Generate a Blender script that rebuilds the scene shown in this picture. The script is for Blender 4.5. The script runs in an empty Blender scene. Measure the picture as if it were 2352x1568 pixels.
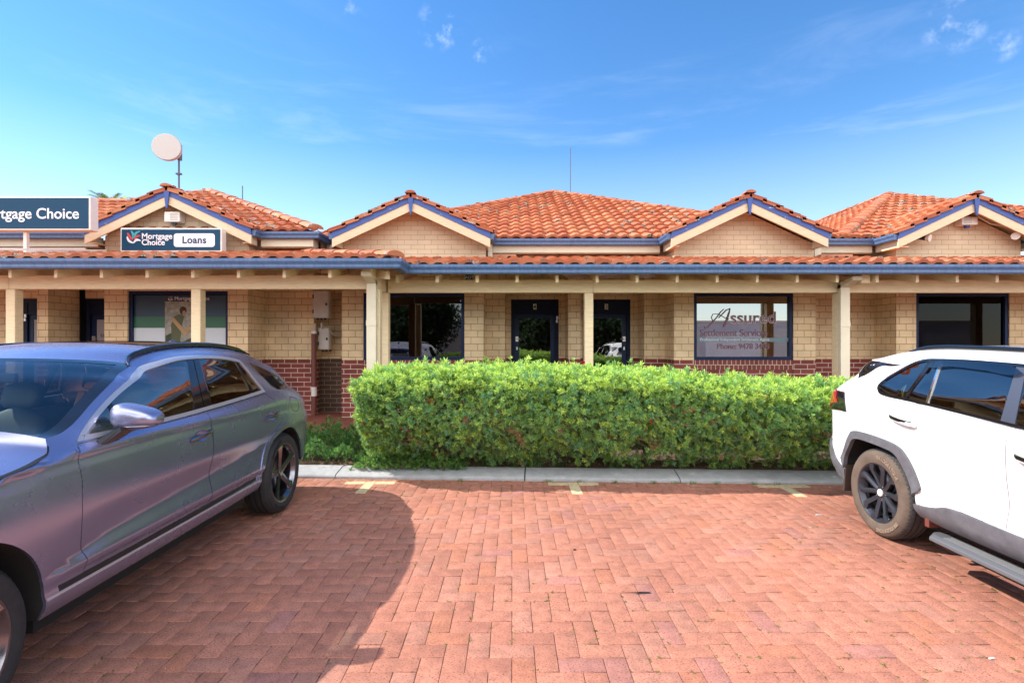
import bpy, bmesh, math, random
import numpy as np
from mathutils import Vector, Matrix
from mathutils.geometry import delaunay_2d_cdt
random.seed(7); RNG = np.random.default_rng(7)
PI = math.pi
SC = bpy.context.scene
COL = SC.collection

# ------------------------------------------------------------------ camera, sky, sun, exposure
EYE = 1.62
cam_d = bpy.data.cameras.new('camera'); cam = bpy.data.objects.new('camera', cam_d); COL.objects.link(cam)
cam.location = (0, 0, EYE); cam.rotation_euler = (PI/2, 0, 0)
cam_d.sensor_width = 36; cam_d.lens = 36*2090/4096; cam_d.clip_start = .05; cam_d.clip_end = 3000
SC.camera = cam
SUN_DIR = Vector((-1.06, .15, 1.0)).normalized()
SUN_EL = math.asin(SUN_DIR.z); SUN_AZ = math.atan2(SUN_DIR.x, SUN_DIR.y)
sun_d = bpy.data.lights.new('sun', 'SUN'); sun = bpy.data.objects.new('sun', sun_d); COL.objects.link(sun)
sun_d.energy = 3.35; sun_d.angle = math.radians(.5); sun_d.color = (1, .93, .82)
sun.rotation_euler = (-SUN_DIR).to_track_quat('-Z', 'Y').to_euler()
sun.location = (-12, 8, 20)
SC.view_settings.view_transform = 'Standard'; SC.view_settings.look = 'None'
SC.view_settings.exposure = 1.14; SC.view_settings.gamma = 1
SC.cycles.max_bounces = 8; SC.cycles.transparent_max_bounces = 12
SC.cycles.caustics_reflective = False; SC.cycles.caustics_refractive = False
SC.cycles.sample_clamp_indirect = 6
try:
    SC.cycles.use_denoising = True
except Exception:
    pass

def N(nt, typ, **kw):
    n = nt.nodes.new(typ)
    for k, v in kw.items():
        if hasattr(n, k): setattr(n, k, v)
    return n

def world():
    w = bpy.data.worlds.new('World'); SC.world = w; w.use_nodes = True
    nt = w.node_tree; nt.nodes.clear(); L = nt.links
    out = N(nt, 'ShaderNodeOutputWorld'); bg = N(nt, 'ShaderNodeBackground')
    sky = N(nt, 'ShaderNodeTexSky'); sky.sky_type = 'NISHITA'; sky.sun_disc = False
    sky.sun_elevation = SUN_EL; sky.sun_rotation = SUN_AZ
    sky.altitude = 0; sky.air_density = 1.0; sky.dust_density = .0; sky.ozone_density = 2.0
    hs = N(nt, 'ShaderNodeHueSaturation'); hs.inputs['Saturation'].default_value = 1.28; hs.inputs['Hue'].default_value = .503; hs.inputs['Value'].default_value = .82
    L.new(sky.outputs[0], hs.inputs['Color'])
    # thin streaky cirrus and a few small puffs, laid out by direction on the sky
    geo = N(nt, 'ShaderNodeTexCoord')
    sep = N(nt, 'ShaderNodeSeparateXYZ'); L.new(geo.outputs['Generated'], sep.inputs[0])
    def cloud(scale, rot, sc, lo, hi, detail, z0, z1, amp):
        mp = N(nt, 'ShaderNodeMapping'); mp.inputs['Rotation'].default_value = rot; mp.inputs['Scale'].default_value = sc
        L.new(geo.outputs['Generated'], mp.inputs[0])
        nz = N(nt, 'ShaderNodeTexNoise'); nz.inputs['Scale'].default_value = scale; nz.inputs['Detail'].default_value = detail
        nz.inputs['Roughness'].default_value = .62; nz.inputs['Distortion'].default_value = .4
        L.new(mp.outputs[0], nz.inputs['Vector'])
        mr = N(nt, 'ShaderNodeMapRange'); mr.inputs[1].default_value = lo; mr.inputs[2].default_value = hi
        mr.interpolation_type = 'SMOOTHSTEP'
        L.new(nz.outputs[0], mr.inputs[0])
        zr = N(nt, 'ShaderNodeMapRange'); zr.inputs[1].default_value = z0; zr.inputs[2].default_value = z1
        L.new(sep.outputs[2], zr.inputs[0])
        m = N(nt, 'ShaderNodeMath'); m.operation = 'MULTIPLY'; L.new(mr.outputs[0], m.inputs[0]); L.new(zr.outputs[0], m.inputs[1])
        m2 = N(nt, 'ShaderNodeMath'); m2.operation = 'MULTIPLY'; L.new(m.outputs[0], m2.inputs[0]); m2.inputs[1].default_value = amp
        return m2.outputs[0]
    a = cloud(2.2, (0, -.12, .25), (1.0, 1, 5.5), .50, .80, 6, .55, .18, .34)
    # five small ragged puffs high up, each in its own direction
    dirs = [(-166, 724), (-71, 666), (1019, 729), (1124, 676), (-376, 784)]; tot = None
    for (dx, dz), rad in zip(dirs, (2.4, 1.2, 2.4, 1.3, 1.4)):
        v = Vector((dx, 1200, dz)).normalized()
        dt = N(nt, 'ShaderNodeVectorMath'); dt.operation = 'DOT_PRODUCT'; L.new(geo.outputs['Generated'], dt.inputs[0]); dt.inputs[1].default_value = v
        q = N(nt, 'ShaderNodeMapRange'); q.interpolation_type = 'SMOOTHSTEP'; q.inputs[1].default_value = math.cos(math.radians(rad)); q.inputs[2].default_value = math.cos(math.radians(rad*.25)); L.new(dt.outputs['Value'], q.inputs[0])
        if tot is None: tot = q.outputs[0]
        else:
            s_ = N(nt, 'ShaderNodeMath'); s_.operation = 'ADD'; L.new(tot, s_.inputs[0]); L.new(q.outputs[0], s_.inputs[1]); tot = s_.outputs[0]
    pn = N(nt, 'ShaderNodeTexNoise'); pn.inputs['Scale'].default_value = 34; pn.inputs['Detail'].default_value = 8; pn.inputs['Roughness'].default_value = .6; L.new(geo.outputs['Generated'], pn.inputs['Vector'])
    pr = N(nt, 'ShaderNodeMapRange'); pr.interpolation_type = 'SMOOTHSTEP'; pr.inputs[1].default_value = .46; pr.inputs[2].default_value = .74; L.new(pn.outputs[0], pr.inputs[0])
    pm = N(nt, 'ShaderNodeMath'); pm.operation = 'MULTIPLY'; L.new(tot, pm.inputs[0]); L.new(pr.outputs[0], pm.inputs[1])
    pm2 = N(nt, 'ShaderNodeMath'); pm2.operation = 'MULTIPLY'; pm2.use_clamp = True; L.new(pm.outputs[0], pm2.inputs[0]); pm2.inputs[1].default_value = .34
    b = pm2.outputs[0]
    ad = N(nt, 'ShaderNodeMath'); ad.operation = 'ADD'; ad.use_clamp = True; L.new(a, ad.inputs[0]); L.new(b, ad.inputs[1])
    # whitish air near the horizon
    hz = N(nt, 'ShaderNodeMapRange'); hz.inputs[1].default_value = .34; hz.inputs[2].default_value = .02
    hz.inputs[3].default_value = 0; hz.inputs[4].default_value = .45
    L.new(sep.outputs[2], hz.inputs[0])
    ad2 = N(nt, 'ShaderNodeMath'); ad2.operation = 'MAXIMUM'; L.new(ad.outputs[0], ad2.inputs[0]); L.new(hz.outputs[0], ad2.inputs[1])
    mx = N(nt, 'ShaderNodeMix'); mx.data_type = 'RGBA'
    L.new(ad2.outputs[0], mx.inputs[0]); L.new(hs.outputs[0], mx.inputs[6]); mx.inputs[7].default_value = (4.6, 5.0, 5.6, 1)
    # a broken bank of bright cumulus out of view behind the camera, added to light the shaded fronts (it shows in the car windows)
    c = N(nt, 'ShaderNodeTexNoise'); c.inputs['Scale'].default_value = 2.1; c.inputs['Detail'].default_value = 9; c.inputs['Roughness'].default_value = .58; c.inputs['Distortion'].default_value = .3
    mp = N(nt, 'ShaderNodeMapping'); mp.inputs['Scale'].default_value = (1, 1, 2.2); L.new(geo.outputs['Generated'], mp.inputs[0]); L.new(mp.outputs[0], c.inputs['Vector'])
    cr = N(nt, 'ShaderNodeMapRange'); cr.interpolation_type = 'SMOOTHSTEP'; cr.inputs[1].default_value = .33; cr.inputs[2].default_value = .52; L.new(c.outputs[0], cr.inputs[0])
    br = N(nt, 'ShaderNodeMapRange'); br.interpolation_type = 'SMOOTHSTEP'; br.inputs[1].default_value = -.10; br.inputs[2].default_value = -.55; L.new(sep.outputs[1], br.inputs[0])
    cm = N(nt, 'ShaderNodeMath'); cm.operation = 'MULTIPLY'; L.new(cr.outputs[0], cm.inputs[0])
    lo = N(nt, 'ShaderNodeMapRange'); lo.interpolation_type = 'SMOOTHSTEP'; lo.inputs[1].default_value = .08; lo.inputs[2].default_value = .14; lo.inputs[3].default_value = .12; L.new(sep.outputs[2], lo.inputs[0])
    c0 = N(nt, 'ShaderNodeMath'); c0.operation = 'MULTIPLY'; L.new(lo.outputs[0], c0.inputs[0]); L.new(br.outputs[0], c0.inputs[1]); L.new(c0.outputs[0], cm.inputs[1])
    m3 = N(nt, 'ShaderNodeMix'); m3.data_type = 'RGBA'; L.new(cm.outputs[0], m3.inputs[0]); L.new(mx.outputs[2], m3.inputs[6]); m3.inputs[7].default_value = (12.2, 11.9, 11.5, 1)
    L.new(m3.outputs[2], bg.inputs[0]); bg.inputs[1].default_value = .14
    L.new(bg.outputs[0], out.inputs[0])
world()

# ------------------------------------------------------------------ helpers: pixel to point
DF = 1200.0
def X(d, D): return (d-1176)/DF*D
def Z(d, D): return EYE+(784-d)/DF*D

# ------------------------------------------------------------------ materials
MATS = {}
def newmat(name):
    m = bpy.data.materials.new(name); m.use_nodes = True; MATS[name] = m
    nt = m.node_tree; return m, nt, nt.nodes['Principled BSDF']
def noise_col(nt, base, var, scale, coord='Object', detail=6):
    """base colour gently varied by noise; returns a colour socket"""
    L = nt.links
    tc = N(nt, 'ShaderNodeTexCoord'); nz = N(nt, 'ShaderNodeTexNoise')
    nz.inputs['Scale'].default_value = scale; nz.inputs['Detail'].default_value = detail; nz.inputs['Roughness'].default_value = .65
    L.new(tc.outputs[coord], nz.inputs['Vector'])
    rp = N(nt, 'ShaderNodeValToRGB'); e = rp.color_ramp.elements
    e[0].position = .3; e[1].position = .7
    e[0].color = tuple(max(0, c*(1-var)) for c in base)+(1,); e[1].color = tuple(min(1, c*(1+var)) for c in base)+(1,)
    L.new(nz.outputs[0], rp.inputs[0])
    return rp.outputs[0], nz
def mat(name, col, rough=.6, metal=0, var=0, scale=8, bump=0, bscale=60, coat=0, spec=.5, emit=None):
    m, nt, b = newmat(name); L = nt.links
    b.inputs['Base Color'].default_value = (*col, 1); b.inputs['Roughness'].default_value = rough; b.inputs['Metallic'].default_value = metal
    b.inputs['Specular IOR Level'].default_value = spec
    if coat: b.inputs['Coat Weight'].default_value = coat; b.inputs['Coat Roughness'].default_value = .04
    if var:
        s, nz = noise_col(nt, col, var, scale); L.new(s, b.inputs['Base Color'])
    if bump:
        tc = N(nt, 'ShaderNodeTexCoord'); nz = N(nt, 'ShaderNodeTexNoise'); nz.inputs['Scale'].default_value = bscale; nz.inputs['Detail'].default_value = 4
        L.new(tc.outputs['Object'], nz.inputs['Vector'])
        bp = N(nt, 'ShaderNodeBump'); bp.inputs['Strength'].default_value = bump; bp.inputs['Distance'].default_value = .01
        L.new(nz.outputs[0], bp.inputs['Height']); L.new(bp.outputs[0], b.inputs['Normal'])
    if emit:
        b.inputs['Emission Color'].default_value = (*col, 1); b.inputs['Emission Strength'].default_value = emit
    return m
def brick_mat(name, c1, c2, mortar, w, h, mo, bump=.5, var=.18):
    m, nt, b = newmat(name); L = nt.links
    uv = N(nt, 'ShaderNodeUVMap')
    br = N(nt, 'ShaderNodeTexBrick'); br.inputs['Scale'].default_value = 1
    br.inputs['Brick Width'].default_value = w; br.inputs['Row Height'].default_value = h; br.inputs['Mortar Size'].default_value = mo
    br.inputs['Mortar Smooth'].default_value = .35; br.inputs['Bias'].default_value = 0
    br.inputs['Color1'].default_value = (*c1, 1); br.inputs['Color2'].default_value = (*c2, 1); br.inputs['Mortar'].default_value = (*mortar, 1)
    nz0 = N(nt, 'ShaderNodeTexNoise'); nz0.inputs['Scale'].default_value = 9; nz0.inputs['Detail'].default_value = 2
    L.new(uv.outputs[0], nz0.inputs['Vector'])
    mxv = N(nt, 'ShaderNodeVectorMath'); mxv.operation = 'MULTIPLY_ADD'
    L.new(nz0.outputs['Color'], mxv.inputs[0]); mxv.inputs[1].default_value = (.008, .006, 0); L.new(uv.outputs[0], mxv.inputs[2])
    L.new(mxv.outputs[0], br.inputs['Vector'])
    nz = N(nt, 'ShaderNodeTexNoise'); nz.inputs['Scale'].default_value = 2.2; nz.inputs['Detail'].default_value = 7; L.new(uv.outputs[0], nz.inputs['Vector'])
    rp = N(nt, 'ShaderNodeMapRange'); rp.inputs[1].default_value = .3; rp.inputs[2].default_value = .7; rp.inputs[3].default_value = 1-var; rp.inputs[4].default_value = 1+var*.6
    L.new(nz.outputs[0], rp.inputs[0])
    hs = N(nt, 'ShaderNodeHueSaturation'); L.new(br.outputs[0], hs.inputs['Color']); L.new(rp.outputs[0], hs.inputs['Value'])
    L.new(hs.outputs[0], b.inputs['Base Color']); b.inputs['Roughness'].default_value = .85
    nf = N(nt, 'ShaderNodeTexNoise'); nf.inputs['Scale'].default_value = 90; L.new(uv.outputs[0], nf.inputs['Vector'])
    ma = N(nt, 'ShaderNodeMath'); ma.operation = 'MULTIPLY_ADD'; L.new(nf.outputs[0], ma.inputs[0]); ma.inputs[1].default_value = .25
    inv = N(nt, 'ShaderNodeMath'); inv.operation = 'SUBTRACT'; inv.inputs[0].default_value = 1; L.new(br.outputs['Fac'], inv.inputs[1])
    L.new(inv.outputs[0], ma.inputs[2])
    bp = N(nt, 'ShaderNodeBump'); bp.inputs['Strength'].default_value = bump; bp.inputs['Distance'].default_value = .012
    L.new(ma.outputs[0], bp.inputs['Height']); L.new(bp.outputs[0], b.inputs['Normal'])
    return m
CREAM = brick_mat('cream_brick', (.76, .60, .37), (.82, .66, .42), (.48, .32, .16), .246, .1215, .0065, .7)
GABLE = brick_mat('gable_brick', (.62, .49, .34), (.66, .53, .38), (.44, .30, .19), .243, .0865, .005, .45, .10)
DADO = brick_mat('red_brick', (.20, .045, .038), (.26, .062, .05), (.66, .55, .48), .243, .0865, .0075)
SOLDIER = brick_mat('soldier_brick', (.20, .05, .04), (.25, .07, .055), (.62, .50, .42), .082, .30, .007)
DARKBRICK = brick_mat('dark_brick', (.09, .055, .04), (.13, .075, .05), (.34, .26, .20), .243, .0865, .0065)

def timber(name, col, wear=0, wearcol=(.75, .72, .66)):
    m, nt, b = newmat(name); L = nt.links
    tc = N(nt, 'ShaderNodeTexCoord')
    mp = N(nt, 'ShaderNodeMapping'); mp.inputs['Scale'].default_value = (2, 2, 14); L.new(tc.outputs['Object'], mp.inputs[0])
    nz = N(nt, 'ShaderNodeTexNoise'); nz.inputs['Scale'].default_value = 3; nz.inputs['Detail'].default_value = 8; nz.inputs['Roughness'].default_value = .7
    L.new(mp.outputs[0], nz.inputs['Vector'])
    rp = N(nt, 'ShaderNodeValToRGB'); e = rp.color_ramp.elements
    e[0].position = .25; e[1].position = .6
    e[0].color = tuple(c*.8 for c in col)+(1,); e[1].color = (*col, 1)
    L.new(nz.outputs[0], rp.inputs[0]); s = rp.outputs[0]
    if wear:
        n2 = N(nt, 'ShaderNodeTexNoise'); n2.inputs['Scale'].default_value = 5; n2.inputs['Detail'].default_value = 10; n2.inputs['Roughness'].default_value = .75
        mp2 = N(nt, 'ShaderNodeMapping'); mp2.inputs['Scale'].default_value = (1, 1, 3); L.new(tc.outputs['Object'], mp2.inputs[0]); L.new(mp2.outputs[0], n2.inputs['Vector'])
        r2 = N(nt, 'ShaderNodeMapRange'); r2.inputs[1].default_value = 1-wear; r2.inputs[2].default_value = 1-wear+.05; L.new(n2.outputs[0], r2.inputs[0])
        mx = N(nt, 'ShaderNodeMix'); mx.data_type = 'RGBA'; L.new(r2.outputs[0], mx.inputs[0]); L.new(s, mx.inputs[6]); mx.inputs[7].default_value = (*wearcol, 1); s = mx.outputs[2]
    L.new(s, b.inputs['Base Color']); b.inputs['Roughness'].default_value = .6
    bp = N(nt, 'ShaderNodeBump'); bp.inputs['Strength'].default_value = .25; bp.inputs['Distance'].default_value = .005
    L.new(nz.outputs[0], bp.inputs['Height']); L.new(bp.outputs[0], b.inputs['Normal'])
    return m
CREAMWOOD = timber('cream_timber', (.84, .69, .45))
BARGEWOOD = timber('barge_timber', (.72, .56, .38), .36, (.36, .27, .2))
BLUEWOOD = timber('blue_timber', (.045, .10, .34), .37, (.7, .7, .72))
CREAMPAINT = mat('cream_paint', (.68, .62, .48), .45, var=.06, scale=3)
CEIL = mat('verandah_lining', (.42, .35, .26), .8, var=.15, scale=4)
def gutter_mat():
    m, nt, b = newmat('blue_gutter_metal'); L = nt.links
    tc = N(nt, 'ShaderNodeTexCoord'); mp = N(nt, 'ShaderNodeMapping'); mp.inputs['Scale'].default_value = (9, 9, .6); L.new(tc.outputs['Object'], mp.inputs[0])
    nz = N(nt, 'ShaderNodeTexNoise'); nz.inputs['Scale'].default_value = 4; nz.inputs['Detail'].default_value = 6; L.new(mp.outputs[0], nz.inputs['Vector'])
    rp = N(nt, 'ShaderNodeValToRGB'); e = rp.color_ramp.elements; e[0].position = .3; e[1].position = .72
    e[0].color = (.055, .115, .25, 1); e[1].color = (.10, .175, .34, 1); L.new(nz.outputs[0], rp.inputs[0])
    L.new(rp.outputs[0], b.inputs['Base Color']); b.inputs['Roughness'].default_value = .42
    return m
GUTTER = gutter_mat()
NAVY = mat('navy_frame', (.006, .018, .07), .4, spec=.25)
NAVYBOARD = mat('navy_door', (.005, .012, .04), .5, spec=.2)
BLACK = mat('black_plastic', (.012, .012, .013), .5)
DARK = mat('dark_interior', (.012, .012, .012), .9)
ROOMDARK = mat('room_wall', (.035, .035, .035), .9)
WHITE = mat('white_paint', (.78, .78, .78), .4)
WHITEPL = mat('white_plastic', (.75, .72, .68), .45, var=.05)
LAMPGLOW = mat('lit_lamp', (1, .97, .9), .5, emit=2.5)
GREYBOX = mat('grey_metal_box', (.56, .54, .50), .5, var=.08, scale=6)
STEEL = mat('steel', (.55, .55, .55), .35, .9)
PIPERED = mat('brown_pipe', (.16, .045, .035), .5)
CONCRETE = mat('kerb_concrete', (.36, .37, .39), .85, var=.16, scale=9, bump=.25, bscale=160)
SIGNBLUE = mat('sign_blue', (.004, .050, .115), .55, spec=.25)
SIGNTEXT = mat('sign_white', (.80, .80, .84), .5)
SIGNNAVY = mat('sign_navy_text', (.012, .045, .12), .5)
TEAL = mat('logo_teal', (.05, .36, .40), .5)
REDLOGO = mat('logo_red', (.55, .05, .05), .5)
TERRA = mat('terracotta_plain', (.42, .13, .06), .8, var=.2, scale=20)
FLASH = mat('terracotta_flashing', (.50, .22, .13), .75, var=.12, scale=6)
def glass(name, tint, refl, rough=0.0, tr=1.0):
    m = bpy.data.materials.new(name); m.use_nodes = True; nt = m.node_tree; nt.nodes.clear(); L = nt.links
    out = N(nt, 'ShaderNodeOutputMaterial'); mx = N(nt, 'ShaderNodeMixShader')
    t = N(nt, 'ShaderNodeBsdfTransparent'); t.inputs[0].default_value = (*tint, 1)
    g = N(nt, 'ShaderNodeBsdfGlossy'); g.inputs['Roughness'].default_value = rough; g.inputs[0].default_value = (tr, tr, tr, 1)
    fr = N(nt, 'ShaderNodeLayerWeight'); fr.inputs[0].default_value = .5
    mr = N(nt, 'ShaderNodeMapRange'); mr.inputs[3].default_value = refl; mr.inputs[4].default_value = 1
    pw = N(nt, 'ShaderNodeMath'); pw.operation = 'POWER'; pw.inputs[1].default_value = 4.0
    L.new(fr.outputs['Facing'], pw.inputs[0]); L.new(pw.outputs[0], mr.inputs[0])
    L.new(mr.outputs[0], mx.inputs[0]); L.new(t.outputs[0], mx.inputs[1]); L.new(g.outputs[0], mx.inputs[2]); L.new(mx.outputs[0], out.inputs[0])
    return m
SHOPGLASS = glass('shop_glass', (.30, .32, .32), .30)
MIRRORGLASS = glass('tinted_shop_glass', (.16, .17, .18), .40)
DARKGLASS = glass('dark_shop_glass', (.12, .10, .095), .016)
CARGLASS = glass('car_glass', (.45, .55, .52), .22)
TINTGLASS = glass('tinted_car_glass', (.14, .14, .14), .17)
SCREENGLASS = glass('windscreen_glass', (.72, .82, .82), .05)

# ------------------------------------------------------------------ mesh building
class MB:
    def __init__(s): s.v = []; s.f = []; s.uv = None
    def add(s, verts, faces):
        o = len(s.v); s.v.extend([tuple(map(float, p)) for p in verts]); s.f.extend([tuple(i+o for i in f) for f in faces]); return s
    def box(s, x0, x1, y0, y1, z0, z1):
        return s.add([(x0,y0,z0),(x1,y0,z0),(x1,y1,z0),(x0,y1,z0),(x0,y0,z1),(x1,y0,z1),(x1,y1,z1),(x0,y1,z1)],
                     [(0,3,2,1),(4,5,6,7),(0,1,5,4),(1,2,6,5),(2,3,7,6),(3,0,4,7)])
    def hexa(s, p): # 8 points, bottom ring then top ring
        return s.add(p, [(0,3,2,1),(4,5,6,7),(0,1,5,4),(1,2,6,5),(2,3,7,6),(3,0,4,7)])
    def quad(s, a, b, c, d): return s.add([a, b, c, d], [(0,1,2,3)])
    def each(s, name, material, parent, **k):
        """one object for every box collected"""
        out = []
        for i in range(0, len(s.v), 8):
            m = MB(); m.hexa(s.v[i:i+8]); out.append(m.build(name, material, parent, **k))
        return out
    def prism(s, pts, axis, a, b):
        """2-D outline extruded along an axis: axis 'y' outline in x,z; 'x' outline in y,z; 'z' outline in x,y"""
        def P(p, t):
            return {'y': (p[0], t, p[1]), 'x': (t, p[0], p[1]), 'z': (p[0], p[1], t)}[axis]
        n = len(pts)
        A = [P(p, a) for p in pts]; B = [P(p, b) for p in pts]
        fs = [tuple(range(n)), tuple(range(2*n-1, n-1, -1))]+[(i, n+i, n+(i+1) % n, (i+1) % n) for i in range(n)]
        return s.add(A+B, fs)
    def tube(s, pts, r, n=10, cap=True):
        pts = [Vector(p) for p in pts]; rs = r if isinstance(r, (list, tuple)) else [r]*len(pts)
        vs = []; up = None
        for i, p in enumerate(pts):
            d = (pts[min(i+1, len(pts)-1)]-pts[max(i-1, 0)]).normalized()
            if up is None: up = Vector((0, 0, 1)) if abs(d.z) < .9 else Vector((1, 0, 0))
            a = d.cross(up).normalized(); up = a.cross(d).normalized()
            for k in range(n):
                t = 2*PI*k/n; vs.append(p+(a*math.cos(t)+up*math.sin(t))*rs[i])
        fs = [(i*n+k, i*n+(k+1) % n, (i+1)*n+(k+1) % n, (i+1)*n+k) for i in range(len(pts)-1) for k in range(n)]
        if cap: fs += [tuple(range(n-1, -1, -1)), tuple(range((len(pts)-1)*n, len(pts)*n))]
        return s.add(vs, fs)
    def lathe(s, prof, axis, c, n=48, closed=False):
        """profile (r, h) spun about axis 'x','y' or 'z' through c"""
        vs = []
        for r, h in prof:
            for k in range(n):
                t = 2*PI*k/n; a, b = r*math.cos(t), r*math.sin(t)
                vs.append({'z': (c[0]+a, c[1]+b, c[2]+h), 'x': (c[0]+h, c[1]+a, c[2]+b), 'y': (c[0]+a, c[1]+h, c[2]+b)}[axis])
        m = len(prof); fs = []
        for i in range(m if closed else m-1):
            j = (i+1) % m
            for k in range(n): fs.append((i*n+k, i*n+(k+1) % n, j*n+(k+1) % n, j*n+k))
        return s.add(vs, fs)
    def build(s, name, material, parent=None, origin=None, smooth=False, bevel=0, fixn=True, angle=None):
        me = bpy.data.meshes.new(name)
        o3 = ORIGIN.get(root_of(parent), Vector((0, 0, 0))) if parent is not None and origin is None else Vector(origin or (0, 0, 0))
        me.from_pydata([(x-o3.x, y-o3.y, z-o3.z) for x, y, z in s.v], [], s.f)
        if fixn:
            bm = bmesh.new(); bm.from_mesh(me); bmesh.ops.recalc_face_normals(bm, faces=bm.faces)
            if bevel:
                es = [e for e in bm.edges if len(e.link_faces) == 2 and e.calc_face_angle(0) > .5]
                bmesh.ops.bevel(bm, geom=es, offset=bevel, segments=1 if bevel < .01 else 2, affect='EDGES', profile=.6)
            bm.to_mesh(me); bm.free()
        boxuv(me, o3)
        if s.uv is not None and not bevel:
            lay = me.uv_layers[0]
            arr = np.array([s.uv[l.vertex_index] for l in me.loops], dtype=np.float32).ravel(); lay.data.foreach_set('uv', arr)
        if smooth:
            me.polygons.foreach_set('use_smooth', [True]*len(me.polygons))
            if angle: me.set_sharp_from_angle(angle=angle)
        mats = material if isinstance(material, (list, tuple)) else [material]
        for m in mats: me.materials.append(m)
        ob = bpy.data.objects.new(name, me); COL.objects.link(ob)
        if parent is not None: ob.parent = parent
        else: ob.location = o3
        return ob
ORIGIN = {}
def root_of(o):
    while o is not None and o.parent is not None: o = o.parent
    return o.name if o is not None else None
def boxuv(me, off=Vector((0, 0, 0))):
    lay = me.uv_layers.new(name='UVMap')
    n = len(me.loops); co = np.empty(len(me.vertices)*3, np.float32); me.vertices.foreach_get('co', co); co = co.reshape(-1, 3)+np.array(off, np.float32)
    vi = np.empty(n, np.int32); me.loops.foreach_get('vertex_index', vi)
    nor = np.empty(len(me.polygons)*3, np.float32); me.polygons.foreach_get('normal', nor); nor = np.abs(nor.reshape(-1, 3))
    tot = np.empty(len(me.polygons), np.int32); me.polygons.foreach_get('loop_total', tot)
    ax = np.repeat(np.argmax(nor+np.array([0, .001, 0]), 1), tot)
    p = co[vi]; uv = np.empty((n, 2), np.float32)
    uv[:, 0] = np.where(ax == 0, p[:, 1], p[:, 0]); uv[:, 1] = np.where(ax == 2, p[:, 1], p[:, 2])
    lay.data.foreach_set('uv', uv.ravel())
def thing(name, label, cat, loc=(0, 0, 0), rotz=0, group=None):
    o = bpy.data.objects.new(name, None); COL.objects.link(o); o.location = loc; o.rotation_euler = (0, 0, rotz)
    o.empty_display_size = .2; o['label'] = label; o['category'] = cat
    if group: o['group'] = group
    ORIGIN[o.name] = Vector(loc); return o
def tag(o, label, cat, group=None):
    o['label'] = label; o['category'] = cat
    if group: o['group'] = group
    return o
def struct(o, label=None):
    o['kind'] = 'structure'
    if label: o['label'] = label
    return o
def stuff(o, label=None, cat=None):
    o['kind'] = 'stuff'
    if label: o['label'] = label
    if cat: o['category'] = cat
    return o
def text_mb(txt, size, x, y, z, depth=.004, shear=0, align='LEFT', space=1.0, flip=False, bold=0, xs=1.0):
    """lettering facing the street (-y) with its baseline left end at x, z"""
    cu = bpy.data.curves.new('lettering', 'FONT'); cu.body = txt; cu.size = size; cu.shear = shear; cu.align_x = align
    cu.extrude = depth/2; cu.space_character = space; cu.offset = bold; cu.resolution_u = 6
    ob = bpy.data.objects.new('lettering', cu); COL.objects.link(ob)
    dg = bpy.context.evaluated_depsgraph_get(); me = bpy.data.meshes.new_from_object(ob.evaluated_get(dg))
    mb = MB(); mb.add([(x+v.co.x*xs, y-v.co.z, z+v.co.y) for v in me.vertices], [tuple(p.vertices) for p in me.polygons])
    bpy.data.objects.remove(ob); bpy.data.curves.remove(cu); bpy.data.meshes.remove(me)
    return mb

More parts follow.
